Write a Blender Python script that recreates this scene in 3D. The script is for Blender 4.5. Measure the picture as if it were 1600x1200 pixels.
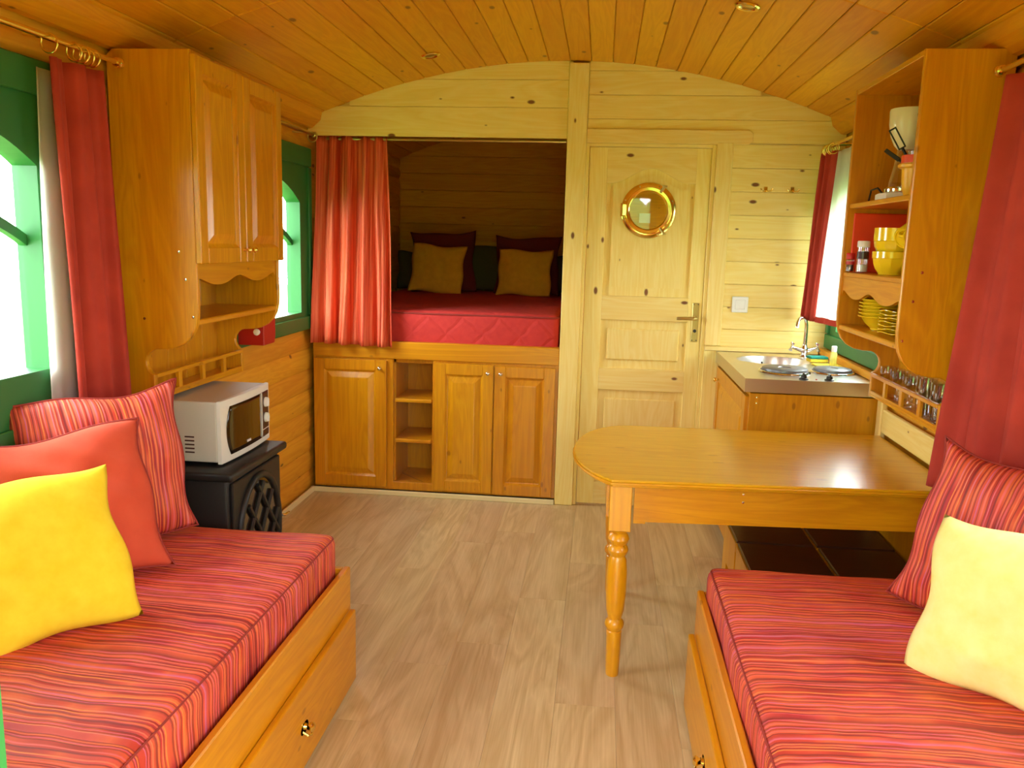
import bpy, bmesh, math, random
from mathutils import Vector, Matrix, Euler

# ---------------------------------------------------------------- clear
for o in list(bpy.data.objects):
    bpy.data.objects.remove(o, do_unlink=True)
S = bpy.context.scene
C = S.collection
PI = math.pi
rnd = random.Random(7)

# ---------------------------------------------------------------- camera
F_PX = 1300.0
PITCH, YAW, ROLL = map(math.radians, (9.66, 5.99, 1.51))
cp, sp, cy, sy = math.cos(PITCH), math.sin(PITCH), math.cos(YAW), math.sin(YAW)
fw = Vector((-sy * cp, cy * cp, -sp))
rt = Vector((cy, sy, 0))
up = rt.cross(fw)
rt2 = rt * math.cos(ROLL) + up * math.sin(ROLL)
up2 = up * math.cos(ROLL) - rt * math.sin(ROLL)
cam_data = bpy.data.cameras.new('camera')
cam = bpy.data.objects.new('camera', cam_data)
C.objects.link(cam)
M = Matrix((rt2, up2, -fw)).transposed().to_4x4()
M.translation = (0, 0, 1.45)
cam.matrix_world = M
cam_data.sensor_width = 36
cam_data.lens = F_PX * 36 / 1600
cam_data.clip_start = 0.02
S.camera = cam

# ---------------------------------------------------------------- world, light, exposure
SKY = 16.0
world = bpy.data.worlds.new('overcast_sky')
S.world = world
world.use_nodes = True
bg = world.node_tree.nodes['Background']
bg.inputs[0].default_value = (0.93, 0.97, 1.0, 1)
bg.inputs[1].default_value = SKY
S.view_settings.view_transform = 'Standard'
S.view_settings.look = 'None'
S.view_settings.exposure = 0.32
S.view_settings.gamma = 1.0
S.view_settings.use_curve_mapping = False


def portal(name, loc, rot, sx, sy_):
    d = bpy.data.lights.new(name, 'AREA')
    d.shape = 'RECTANGLE'
    d.size, d.size_y = sx, sy_
    d.cycles.is_portal = True
    o = bpy.data.objects.new(name, d)
    C.objects.link(o)
    o.location = loc
    o.rotation_euler = rot


# area lights emit along local -Z: the portals guide sky light through the openings
portal('portal_window', (-1.74, 1.90, 1.38), (0, -PI / 2, 0), 0.80, 0.80)
portal('portal_window', (-1.74, 3.995, 1.38), (0, -PI / 2, 0), 0.80, 0.80)
portal('portal_window', (1.31, 1.90, 1.38), (0, PI / 2, 0), 0.80, 0.80)
portal('portal_window', (1.31, 3.995, 1.38), (0, PI / 2, 0), 0.80, 0.80)
portal('portal_window', (1.31, 5.05, 1.38), (0, PI / 2, 0), 0.80, 0.55)
portal('portal_doorway', (0.03, 0.36, 1.0), (PI / 2, 0, 0), 0.90, 2.1)


# ---------------------------------------------------------------- materials
def srgb(r, g, b):
    f = lambda c: (c / 255 / 12.92) if c / 255 <= 0.04045 else ((c / 255 + 0.055) / 1.055) ** 2.4
    return (f(r), f(g), f(b), 1)


class NT:
    def __init__(s, name):
        s.m = bpy.data.materials.new(name)
        s.m.use_nodes = True
        s.t = s.m.node_tree
        s.p = s.t.nodes['Principled BSDF']
        s.out = s.t.nodes['Material Output']

    def n(s, typ, ins=None, **kw):
        nd = s.t.nodes.new(typ)
        for k, v in kw.items():
            setattr(nd, k, v)
        for k, v in (ins or {}).items():
            if isinstance(v, bpy.types.NodeSocket):
                s.t.links.new(v, nd.inputs[k])
            else:
                nd.inputs[k].default_value = v
        return nd

    def link(s, a, b):
        s.t.links.new(a, b)

    def math(s, op, a, b=0.0, c=None):
        d = {0: a, 1: b}
        if c is not None:
            d[2] = c
        return s.n('ShaderNodeMath', d, operation=op).outputs[0]

    def mix(s, fac, a, b, blend='MIX'):
        return s.n('ShaderNodeMix', {0: fac, 6: a, 7: b}, data_type='RGBA', blend_type=blend).outputs[2]

    def ramp(s, fac, stops, interp='LINEAR'):
        r = s.n('ShaderNodeValToRGB', {0: fac})
        e = r.color_ramp.elements
        r.color_ramp.interpolation = interp
        while len(e) < len(stops):
            e.new(0.5)
        for i, (p, c) in enumerate(stops):
            e[i].position = p
            e[i].color = c if len(c) == 4 else (*c, 1)
        return r.outputs[0]

    def rng(s, v, a, b, c=0.0, d=1.0):
        return s.n('ShaderNodeMapRange', {0: v, 1: a, 2: b, 3: c, 4: d}).outputs[0]

    def bump(s, h, strength=0.3, dist=0.002):
        b = s.n('ShaderNodeBump', {'Height': h, 'Strength': strength, 'Distance': dist})
        s.link(b.outputs[0], s.p.inputs['Normal'])


MATS = {}


def wood(name, base, dark, axis='z', rough=0.4, knots=0.6, var=0.10, coat=0.25, knot_col=(70, 35, 8), grain=0.5, kscale=1.0, rw=0.8, rn=9.0, bs=9.0):
    t = NT(name)
    tc = t.n('ShaderNodeTexCoord').outputs['Object']
    rndv = t.n('ShaderNodeObjectInfo').outputs['Random']
    off = t.n('ShaderNodeCombineXYZ', {0: t.math('MULTIPLY', rndv, 37.0), 1: t.math('MULTIPLY', rndv, 91.0), 2: t.math('MULTIPLY', rndv, 53.0)}).outputs[0]
    v = t.n('ShaderNodeVectorMath', {0: tc, 1: off}, operation='ADD').outputs[0]

    def mp(al, ac):
        sc = [ac, ac, ac]
        sc['xyz'.index(axis)] = al
        return t.n('ShaderNodeMapping', {'Vector': v, 'Scale': sc}).outputs[0]
    big = t.n('ShaderNodeTexNoise', {'Vector': mp(0.9, bs), 'Scale': 1.0, 'Detail': 4.0, 'Distortion': 0.8}).outputs[0]
    rings = t.math('FRACT', t.math('MULTIPLY', big, rn))
    rings = t.math('ABSOLUTE', t.math('SUBTRACT', rings, 0.5))
    fine = t.n('ShaderNodeTexNoise', {'Vector': mp(3.0, 160.0), 'Scale': 1.0, 'Detail': 3.0}).outputs[0]
    g = t.math('ADD', t.math('MULTIPLY', rings, rw), t.math('MULTIPLY', fine, 0.6))
    g = t.rng(g, 0.2, 0.75)
    col = t.mix(t.math('MULTIPLY', g, grain), base, dark)
    if knots > 0:
        sx = t.n('ShaderNodeSeparateXYZ', {0: v})
        ai = 'xyz'.index(axis)
        across = t.math('ADD', sx.outputs[(ai + 1) % 3], sx.outputs[(ai + 2) % 3])
        kv = t.n('ShaderNodeCombineXYZ', {0: t.math('MULTIPLY', sx.outputs[ai], 3.0 * kscale), 1: t.math('MULTIPLY', across, 6.0 * kscale)}).outputs[0]
        vo = t.n('ShaderNodeTexVoronoi', {'Vector': kv, 'Scale': 1.0, 'Randomness': 1.0}, voronoi_dimensions='2D')
        pick = t.n('ShaderNodeSeparateColor', {0: vo.outputs['Color']}).outputs[0]
        size = t.math('MULTIPLY', t.math('MAXIMUM', t.math('SUBTRACT', pick, 0.45), 0.0), 0.09)
        kf = t.n('ShaderNodeMapRange', {0: t.math('SUBTRACT', vo.outputs['Distance'], size), 1: 0.03, 2: -0.01, 3: 0.0, 4: 1.0}, interpolation_type='SMOOTHSTEP').outputs[0]
        kf = t.math('MULTIPLY', kf, t.math('GREATER_THAN', pick, 0.45))
        col = t.mix(t.math('MULTIPLY', kf, knots), col, srgb(*knot_col))
    hs = t.n('ShaderNodeHueSaturation', {'Hue': t.math('MULTIPLY_ADD', rndv, 0.012, 0.494), 'Saturation': 1.0, 'Value': t.math('MULTIPLY_ADD', rndv, var * 2, 1 - var), 'Color': col}).outputs[0]
    t.link(hs, t.p.inputs['Base Color'])
    t.p.inputs['Roughness'].default_value = rough
    t.p.inputs['Coat Weight'].default_value = coat
    t.p.inputs['Coat Roughness'].default_value = 0.18
    t.bump(g, 0.12, 0.001)
    MATS[name] = t.m
    return t.m


for ax in 'xyz':
    wood('honey_' + ax, srgb(222, 154, 12), srgb(186, 108, 4), ax, 0.34, 0.5, 0.05, 0.30, kscale=1.15, knot_col=(116, 54, 6))
    wood('pine_' + ax, srgb(251, 228, 146), srgb(239, 200, 88), ax, 0.55, 0.95, 0.04, 0.05, knot_col=(112, 48, 6))
    wood('wall_' + ax, srgb(234, 172, 38), srgb(208, 132, 14), ax, 0.68, 0.75, 0.06, 0.0, knot_col=(84, 34, 6))
wood('ceil_y', srgb(234, 166, 22), srgb(210, 132, 8), 'y', 0.5, 0.65, 0.06, 0.06, kscale=.8)
wood('oakfloor', srgb(216, 194, 152), srgb(178, 148, 102), 'y', 0.36, 0.0, 0.05, 0.12, grain=0.85, rw=0.65, rn=6.0, bs=6.5)
wood('darkwood', srgb(66, 36, 18), srgb(44, 22, 10), 'x', 0.4, 0.0, 0.05, 0.2)
wood('table_x', srgb(226, 168, 22), srgb(196, 130, 10), 'x', 0.26, 0.2, 0.03, 0.3)


def plain(name, col, rough=0.5, metal=0.0, coat=0.0, noise=0.0, scale=40.0, bump=0.0):
    t = NT(name)
    tc = t.n('ShaderNodeTexCoord').outputs['Object']
    nz = t.n('ShaderNodeTexNoise', {'Vector': tc, 'Scale': scale, 'Detail': 4.0}).outputs[0]
    d = tuple(c * (1 - noise) for c in col[:3]) + (1,)
    t.link(t.mix(nz, d, col), t.p.inputs['Base Color'])
    t.p.inputs['Roughness'].default_value = rough
    t.p.inputs['Metallic'].default_value = metal
    t.p.inputs['Coat Weight'].default_value = coat
    if bump:
        t.bump(nz, bump, 0.002)
    MATS[name] = t.m
    return t


plain('green', srgb(42, 118, 56), 0.5, noise=0.12, scale=6)
plain('white_enamel', srgb(235, 234, 230), 0.4, coat=0.2, noise=0.03)
plain('grey_enamel', srgb(206, 202, 192), 0.45, noise=0.06, scale=300)
plain('black_iron', srgb(34, 33, 33), 0.45, noise=0.4, scale=120, bump=0.15)
plain('black_glass', srgb(38, 24, 12), 0.08, coat=0.5)
plain('black_plastic', srgb(25, 22, 20), 0.4)
plain('dark_panel', srgb(60, 30, 26), 0.3)
plain('brass', srgb(250, 224, 128), 0.16, 1.0, noise=0.1)
plain('old_brass', srgb(206, 186, 118), 0.3, 1.0, noise=0.15)
plain('chrome', srgb(225, 225, 228), 0.1, 1.0)
plain('steel', srgb(222, 218, 212), 0.28, 1.0, noise=0.08, scale=200)
plain('hob_iron', srgb(120, 122, 126), 0.4, 0.6, noise=0.1)
plain('yellow_ceramic', srgb(248, 214, 34), 0.15, coat=0.5, noise=0.03)
plain('orange_plastic', srgb(250, 190, 36), 0.35)
plain('red_orange_plastic', srgb(236, 84, 22), 0.4)
plain('red_paint', srgb(186, 30, 26), 0.4, noise=0.1)
plain('tray_red', srgb(240, 70, 12), 0.5, noise=0.1)
plain('white_plastic', srgb(240, 240, 238), 0.35)
plain('porcelain', srgb(236, 232, 205), 0.25, coat=0.3)
plain('soap', srgb(226, 220, 110), 0.2, coat=0.3)
plain('teal_sponge', srgb(24, 140, 122), 0.9, noise=0.3, scale=200, bump=0.3)
plain('yellow_sponge', srgb(240, 214, 60), 0.9, noise=0.2, scale=200, bump=0.3)
plain('red_cap', srgb(210, 34, 30), 0.4)
plain('cream_trim', srgb(240, 222, 170), 0.5, noise=0.05)
plain('grass', srgb(110, 150, 70), 0.9, noise=0.4, scale=3)
plain('olive_cloth', srgb(92, 84, 44), 0.95, noise=0.25, scale=80, bump=0.2)
plain('maroon_cloth', srgb(116, 34, 36), 0.95, noise=0.25, scale=80, bump=0.2)


def cloth(name, a, b, scale=25.0, trans=0.0, bumpd=0.25):
    t = NT(name)
    tc = t.n('ShaderNodeTexCoord').outputs['Object']
    nz = t.n('ShaderNodeTexNoise', {'Vector': tc, 'Scale': scale, 'Detail': 5.0}).outputs[0]
    weave = t.n('ShaderNodeTexNoise', {'Vector': tc, 'Scale': 600.0, 'Detail': 1.0}).outputs[0]
    t.link(t.mix(t.rng(nz, 0.3, 0.7), a, b), t.p.inputs['Base Color'])
    t.p.inputs['Roughness'].default_value = 0.9
    t.bump(t.math('ADD', nz, t.math('MULTIPLY', weave, 0.2)), bumpd, 0.004)
    if trans:
        tr = t.n('ShaderNodeBsdfTranslucent', {0: b})
        mx = t.n('ShaderNodeMixShader', {0: trans, 1: t.p.outputs[0], 2: tr.outputs[0]})
        t.link(mx.outputs[0], t.out.inputs[0])
    MATS[name] = t.m


cloth('yellow_cloth', srgb(246, 212, 30), srgb(252, 226, 52))
cloth('overexposed_yellow_cloth', srgb(250, 234, 140), srgb(254, 244, 168))  # yellow cloth with overexposure put into the colour itself
cloth('gold_cloth', srgb(226, 168, 34), srgb(238, 182, 44))
cloth('coral_cloth', srgb(202, 74, 48), srgb(214, 86, 58), 12)
cloth('curtain_cloth', srgb(178, 58, 46), srgb(198, 70, 54), 10, 0.15)
cloth('lining_cloth', srgb(240, 240, 236), srgb(250, 250, 248), 10, 0.6)


def striped(name, axis, period=0.014, wob=0.012, dark=1.0, flip=1.0):
    """crinkled taffeta: thin pleat lines across `axis`, streaky red / orange / pink"""
    t = NT(name)
    tc = t.n('ShaderNodeTexCoord').outputs['Object']
    sep = t.n('ShaderNodeSeparateXYZ', {0: tc})
    i = 'xyz'.index(axis)
    c = sep.outputs[i]
    wv = t.n('ShaderNodeTexNoise', {'Vector': tc, 'Scale': 5.0, 'Detail': 2.0}).outputs[0]
    c = t.math('ADD', c, t.math('MULTIPLY', t.math('SUBTRACT', wv, 0.5), wob * 3.5))
    irr = t.n('ShaderNodeTexNoise', {1: t.math('MULTIPLY', c, 0.45 / period), 'Scale': 1.0, 'Detail': 1.0}, noise_dimensions='1D').outputs[0]
    ph = t.math('ADD', t.math('MULTIPLY', c, 1.0 / period), t.math('MULTIPLY', irr, 2.2))
    fr = t.math('FRACT', ph)
    idx = t.math('FLOOR', ph)
    tri = t.math('ABSOLUTE', t.math('SUBTRACT', fr, 0.5))          # 0 at the rib, .5 at the crease
    sc = [5.0, 5.0, 5.0]
    sc[i] = 0.0
    al = t.n('ShaderNodeMapping', {'Vector': tc, 'Scale': sc}).outputs[0]
    offv = t.n('ShaderNodeCombineXYZ', {0: t.math('MULTIPLY', idx, 3.17), 1: t.math('MULTIPLY', idx, 1.73), 2: t.math('MULTIPLY', idx, 2.41)}).outputs[0]
    vv = t.n('ShaderNodeVectorMath', {0: al, 1: offv}, operation='ADD').outputs[0]
    streak = t.n('ShaderNodeTexNoise', {'Vector': vv, 'Scale': 1.0, 'Detail': 1.5}).outputs[0]
    body = t.ramp(t.rng(streak, 0.32, 0.68), [(0.0, srgb(168, 44, 36)), (0.3, srgb(204, 66, 46)), (0.5, srgb(222, 96, 56)), (0.75, srgb(214, 80, 66)), (1.0, srgb(184, 44, 48))])
    wn = t.n('ShaderNodeTexWhiteNoise', {1: idx}, noise_dimensions='1D').outputs[0]
    thread = t.ramp(t.math('FRACT', t.math('ADD', wn, t.math('MULTIPLY', streak, 0.8))), [(0.0, srgb(238, 140, 62)), (0.5, srgb(232, 104, 100)), (0.82, srgb(210, 104, 150)), (1.0, srgb(240, 146, 76))])
    col = t.mix(t.math('MULTIPLY', t.rng(tri, 0.17, 0.06), 0.95), body, thread)
    col = t.mix(t.math('MULTIPLY', t.rng(tri, 0.37, 0.48), 0.8 * dark), col, srgb(112, 28, 36))
    t.link(col, t.p.inputs['Base Color'])
    t.p.inputs['Roughness'].default_value = 0.6
    t.bump(t.math('SUBTRACT', 0.5, tri), 0.8, 0.004)
    MATS[name] = t.m


striped('stripe_y', 'y', 0.0165)
striped('stripe_pillow', 'x', 0.0135, 0.006)
t = NT('stripe_curtain')
tc = t.n('ShaderNodeTexCoord').outputs['Object']
mpv = t.n('ShaderNodeMapping', {'Vector': tc, 'Scale': (150.0, 20.0, 1.5)}).outputs[0]
n1 = t.n('ShaderNodeTexNoise', {'Vector': mpv, 'Scale': 1.0, 'Detail': 3.0}).outputs[0]
t.link(t.ramp(t.rng(n1, 0.3, 0.7), [(0, srgb(184, 54, 26)), (.5, srgb(212, 80, 40)), (1, srgb(228, 118, 78))]), t.p.inputs['Base Color'])
t.p.inputs['Roughness'].default_value = 0.65
t.bump(n1, 0.4, 0.003)
MATS['stripe_curtain'] = t.m

# quilted red bed cover: fine diagonal stitch lines
t = NT('quilt')
tc = t.n('ShaderNodeTexCoord').outputs['Object']
sp_ = t.n('ShaderNodeSeparateXYZ', {0: tc})
yz = t.math('ADD', sp_.outputs[1], sp_.outputs[2])
wob = t.math('MULTIPLY', t.n('ShaderNodeTexNoise', {'Vector': tc, 'Scale': 6.0}).outputs[0], 0.1)
qa = t.math('ABSOLUTE', t.math('SUBTRACT', t.math('FRACT', t.math('MULTIPLY', t.math('ADD', t.math('ADD', sp_.outputs[0], yz), wob), 5.0)), 0.5))
qb = t.math('ABSOLUTE', t.math('SUBTRACT', t.math('FRACT', t.math('MULTIPLY', t.math('SUBTRACT', t.math('ADD', sp_.outputs[0], wob), yz), 5.0)), 0.5))
q = t.math('MINIMUM', qa, qb)
nz = t.n('ShaderNodeTexNoise', {'Vector': tc, 'Scale': 30.0, 'Detail': 4.0}).outputs[0]
t.link(t.mix(nz, srgb(186, 40, 40), srgb(214, 62, 54)), t.p.inputs['Base Color'])
t.p.inputs['Roughness'].default_value = 0.85
t.bump(t.math('ADD', t.rng(q, 0.0, 0.12), t.math('MULTIPLY', nz, 0.4)), 0.5, 0.006)
MATS['quilt'] = t.m

# window glass: mostly clear with a faint mirror
t = NT('pane_glass')
tr = t.n('ShaderNodeBsdfTransparent', {0: (0.96, 0.98, 0.96, 1)})
gl = t.n('ShaderNodeBsdfGlossy', {0: (1, 1, 1, 1), 1: 0.02})
fr = t.n('ShaderNodeLayerWeight', {0: 0.5})
fr = t.math('MULTIPLY_ADD', t.math('POWER', fr.outputs['Facing'], 5.0), 0.5, 0.03)
mx = t.n('ShaderNodeMixShader', {0: fr, 1: tr.outputs[0], 2: gl.outputs[0]})
t.link(mx.outputs[0], t.out.inputs[0])
MATS['pane_glass'] = t.m
t = NT('tumbler_glass')
tr = t.n('ShaderNodeBsdfTransparent', {0: (0.95, 0.955, 0.96, 1)})
gl = t.n('ShaderNodeBsdfGlossy', {0: (1, 1, 1, 1), 1: 0.03})
lw = t.n('ShaderNodeLayerWeight', {0: 0.5})
lw = t.math('MULTIPLY_ADD', t.math('POWER', lw.outputs['Facing'], 2.5), 0.7, 0.10)
mx = t.n('ShaderNodeMixShader', {0: lw, 1: tr.outputs[0], 2: gl.outputs[0]})
t.link(mx.outputs[0], t.out.inputs[0])
MATS['tumbler_glass'] = t.m


# ---------------------------------------------------------------- mesh helpers
class MB:
    def __init__(s):
        s.b = bmesh.new()

    def _merge(s, tmp, mat=None):
        if mat is not None:
            bmesh.ops.transform(tmp, matrix=mat, verts=tmp.verts)
        me = bpy.data.meshes.new('tmp')
        tmp.to_mesh(me)
        tmp.free()
        s.b.from_mesh(me)
        bpy.data.meshes.remove(me)
        return s

    def box(s, x0, x1, y0, y1, z0, z1, bev=0.0, seg=1, mat=None):
        t_ = bmesh.new()
        bmesh.ops.create_cube(t_, size=1.0)
        bmesh.ops.transform(t_, matrix=Matrix.Translation(((x0 + x1) / 2, (y0 + y1) / 2, (z0 + z1) / 2)) @ Matrix.Diagonal((abs(x1 - x0), abs(y1 - y0), abs(z1 - z0), 1)), verts=t_.verts)
        if bev:
            bmesh.ops.bevel(t_, geom=t_.edges[:], offset=bev, segments=seg, affect='EDGES', profile=0.5)
        return s._merge(t_, mat)

    def prism(s, pts, a, b, plane='xz', bev=0.0, mat=None):
        """polygon pts in a plane, extruded from a to b along the third axis"""
        t_ = bmesh.new()
        f3 = {'xz': lambda p, w: (p[0], w, p[1]), 'yz': lambda p, w: (w, p[0], p[1]), 'xy': lambda p, w: (p[0], p[1], w)}[plane]
        va = [t_.verts.new(f3(p, a)) for p in pts]
        vb = [t_.verts.new(f3(p, b)) for p in pts]
        n = len(pts)
        fa = t_.faces.new(va)
        fb = t_.faces.new(vb[::-1])
        for i in range(n):
            t_.faces.new((va[i], vb[i], vb[(i + 1) % n], va[(i + 1) % n]))
        bmesh.ops.recalc_face_normals(t_, faces=t_.faces)
        if bev:
            ed = list({e for f in (fa, fb) for e in f.edges})
            bmesh.ops.bevel(t_, geom=ed, offset=bev, segments=2, affect='EDGES', profile=0.5)
        if n > 4:
            bmesh.ops.triangulate(t_, faces=[f for f in t_.faces if len(f.verts) > 4])
        return s._merge(t_, mat)

    def lathe(s, prof, seg=24, mat=None, flute=None):
        """profile [(r, z)] spun about z"""
        t_ = bmesh.new()
        rings = []
        for r, z in prof:
            if r < 1e-5:
                rings.append([t_.verts.new((0, 0, z))])
            else:
                rings.append([t_.verts.new((r * math.cos(2 * PI * k / seg), r * math.sin(2 * PI * k / seg), z)) for k in range(seg)])
        for A, B in zip(rings, rings[1:]):
            for k in range(seg):
                k2 = (k + 1) % seg
                if len(A) == 1 and len(B) == 1:
                    continue
                if len(A) == 1:
                    t_.faces.new((A[0], B[k], B[k2]))
                elif len(B) == 1:
                    t_.faces.new((A[k], A[k2], B[0]))
                else:
                    t_.faces.new((A[k], A[k2], B[k2], B[k]))
        bmesh.ops.recalc_face_normals(t_, faces=t_.faces)
        return s._merge(t_, mat)

    def tube(s, pts, r, seg=10, closed=False, radii=None):
        t_ = bmesh.new()
        P = [Vector(p) for p in pts]
        n = len(P)
        rings = []
        ref = None
        for i in range(n):
            if closed:
                d = P[(i + 1) % n] - P[i - 1]
            else:
                d = P[min(i + 1, n - 1)] - P[max(i - 1, 0)]
            d.normalize()
            if ref is None:
                ref = d.orthogonal().normalized()
            ref = (ref - d * ref.dot(d))
            if ref.length < 1e-6:
                ref = d.orthogonal()
            ref.normalize()
            bi = d.cross(ref)
            rr = radii[i] if radii else r
            rings.append([t_.verts.new(P[i] + (ref * math.cos(2 * PI * k / seg) + bi * math.sin(2 * PI * k / seg)) * rr) for k in range(seg)])
        pairs = list(zip(rings, rings[1:])) + ([(rings[-1], rings[0])] if closed else [])
        for A, B in pairs:
            for k in range(seg):
                t_.faces.new((A[k], A[(k + 1) % seg], B[(k + 1) % seg], B[k]))
        if not closed:
            t_.faces.new(rings[0][::-1])
            t_.faces.new(rings[-1])
        bmesh.ops.recalc_face_normals(t_, faces=t_.faces)
        return s._merge(t_)

    def grid(s, nu, nv, fn, closed_u=False):
        t_ = bmesh.new()
        V = [[t_.verts.new(fn(i / nu, j / nv)) for i in range(nu + 1)] for j in range(nv + 1)]
        for j in range(nv):
            for i in range(nu):
                t_.faces.new((V[j][i], V[j][i + 1], V[j + 1][i + 1], V[j + 1][i]))
        return s._merge(t_)

    def mesh(s, name, mat, smooth=False):
        me = bpy.data.meshes.new(name)
        s.b.to_mesh(me)
        s.b.free()
        me.materials.append(MATS[mat])
        if smooth:
            for p in me.polygons:
                p.use_smooth = True
            if smooth is not True:
                me.set_sharp_from_angle(angle=math.radians(smooth))
        return me

    def obj(s, name, mat, parent=None, smooth=False, loc=None, rot=None, label=None):
        return link(name, s.mesh(name, mat, smooth), parent, loc, rot, label)


def link(name, me, parent=None, loc=None, rot=None, label=None):
    o = bpy.data.objects.new(name, me)
    C.objects.link(o)
    if parent:
        o.parent = parent
    if loc is not None:
        o.location = loc
    if rot is not None:
        o.rotation_euler = rot
    if label:
        o['label'] = label
    return o


def tag(o, label, cat, group=None):
    o['label'] = label
    o['category'] = cat
    if group:
        o['group'] = group
    return o


def thing(name, label, cat, loc=(0, 0, 0), rot=(0, 0, 0), group=None):
    o = link(name, None, None, loc, rot)
    return tag(o, label, cat, group)


def struct(o, label=None):
    o['kind'] = 'structure'
    if label:
        o['label'] = label
    return o


def copy_tree(o, parent=None):
    c = o.copy()
    C.objects.link(c)
    c.parent = parent
    for ch in list(o.children):
        copy_tree(ch, c)
    return c


# ---------------------------------------------------------------- room dimensions
XL, XR = -1.63, 1.20
XC = (XL + XR) / 2
Y_REAR, Y_PART, Y_END = 0.50, 4.534, 6.65


def zc(x):
    return 2.385 - 0.152 * (x - XC) ** 2


# floor of laminate planks
fl = MB().box(XL - .12, XR + .12, 0.30, Y_END + .1, -.06, -.012).obj('floor', 'oakfloor')
struct(fl, 'pale oak laminate floor running down the middle of the caravan')
PW, PL = 0.192, 1.20
pm = MB().box(-PW / 2 + .0002, PW / 2 - .0002, -PL / 2 + .0002, PL / 2 - .0002, -.012, 0, .0006).mesh('plank', 'oakfloor')
nx = int(math.ceil((XR - XL) / PW))
for i in range(nx):
    x = XL + PW * (i + .5)
    y = 0.42 - [0.0, .78, .36, .95, .55, .18][i % 6]
    while y < Y_PART + .02:
        a, b = max(y, .42), min(y + PL, Y_PART + .02)
        x0, x1 = x - PW / 2, min(x + PW / 2, XR)
        if b - a > .03:
            if b - a > PL - .001 and x1 - x0 > PW - .001:
                link('plank', pm, fl, (x, y + PL / 2, 0))
            else:
                MB().box(x0 + .0002 - x, x1 - .0002 - x, a - y + .0002, b - y - .0002, -.012, 0, .0006).obj('plank', 'oakfloor', fl, loc=(x, y, 0))
        y += PL

# ceiling: arched roof skin with tongue-and-groove boards below it
NB = 26
arc = [(XL - .06 + (XR - XL + .12) * k / 60) for k in range(61)]
ce = MB().prism([(x, zc(x) + .05) for x in arc] + [(x, zc(x) + .019) for x in arc[::-1]], Y_REAR - .1, Y_END + .1).obj('ceiling', 'ceil_y')
struct(ce, 'arched ceiling of varnished pine boards')
ts = [XL - .01 + (XR - XL + .02) * k / NB for k in range(NB + 1)]
for (ya, yb) in ((Y_REAR, 2.948), (2.952, Y_END)):
    L = yb - ya
    bw = math.hypot(ts[1] - ts[0], 0)
    bmesh_ = {}
    for k in range(NB):
        xa, xb = ts[k], ts[k + 1]
        w = math.hypot(xb - xa, zc(xb) - zc(xa))
        key = round(w, 4)
        if key not in bmesh_:
            bmesh_[key] = MB().box(-w / 2 + .0012, w / 2 - .0012, -L / 2, L / 2, 0, .016, .0035).mesh('board', 'ceil_y')
        link('board', bmesh_[key], ce, ((xa + xb) / 2, (ya + yb) / 2, (zc(xa) + zc(xb)) / 2), (0, -math.atan2(zc(xb) - zc(xa), xb - xa), 0))

# windows: (side, opening Y range, frame Y range, frame bottom z)
WIN = [('L', 1.55, 2.28, 1.40, 2.405, 0.826), ('L', 3.62, 4.37, 3.50, 4.525, 0.944),
       ('R', 1.55, 2.28, 1.40, 2.405, 0.826), ('R', 3.68, 4.37, 3.56, 4.525, 0.944), ('R', 4.80, 5.30, 4.68, 5.42, 0.944)]  # last entry: unseen opening added to let light into the washroom
FT = 1.925     # top of the green frames
BH = 0.118     # wall board height


def side_wall(side):
    X = XL if side == 'L' else XR
    sg = -1 if side == 'L' else 1
    ws = [w for w in WIN if w[0] == side]
    m = MB()
    x0, x1 = X + sg * .016, X + sg * .07
    lo, hi = min(x0, x1), max(x0, x1)
    zt = 2.10
    m.box(lo, hi, Y_REAR - .08, Y_END + .06, -.05, .90)
    m.box(lo, hi, Y_REAR - .08, Y_END + .06, FT - .06, zt)
    ys = [Y_REAR - .08] + [v for w in ws for v in (w[3] + .03, w[4] - .03)] + [Y_END + .06]
    for a, b in zip(ys[::2], ys[1::2]):
        m.box(lo, hi, a, b, .90, FT - .06)
    wall = m.obj('wall_left' if side == 'L' else 'wall_right', 'wall_y')
    struct(wall, 'left board wall with two green framed windows' if side == 'L' else 'right board wall with two green framed windows')
    cache = {}
    rows_z = [BH * k for k in range(9)] + [.944 + (FT - .944) * k / 8 for k in range(1, 9)] + [(FT + 2.085) / 2, 2.085]
    for z, z1 in zip(rows_z, rows_z[1:]):
        segs = [(Y_REAR, Y_END)]
        for w in ws:
            if z1 > w[5] + .005 and z < FT - .005:
                ns = []
                for a, b in segs:
                    if w[3] > a + .05:
                        ns.append((a, min(b, w[3])))
                    if w[4] < b - .02:
                        ns.append((max(a, w[4]), b))
                segs = ns
        for a, b in segs:
            if b - a < .03:
                continue
            key = (round(b - a, 3), round(z1 - z, 3))
            if key not in cache:
                h, L = z1 - z, b - a
                n = 6
                prof = [(0, .0008), (.016, .0008), (.016, h - .0008), (0, h - .0008)]
                # gently rounded face, like half-log siding
                face = [(.016 - .0 - .010 * math.sin(PI * max(0.0, min(1.0, q / n))) ** .5 - .004, .0008 + (h - .0016) * q / n) for q in range(n + 1)]
                poly = [(.016, .0008)] + face + [(.016, h - .0008)]
                if side == 'L':
                    poly = [(-p[0], p[1]) for p in poly]
                cache[key] = MB().prism([(p[0], p[1]) for p in poly], -L / 2, L / 2, 'xz').mesh('board', 'wall_y', 40)
            # face of the board sits at X
            link('board', cache[key], wall, (X - sg * .0 + sg * .002, (a + b) / 2, z))
    return wall


wl = side_wall('L')
wr = side_wall('R')


def arch_z(y, c, hw, ze, R):
    u = max(-1.0, min(1.0, (y - c) / hw))
    return ze + R * (1 - u * u)


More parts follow.
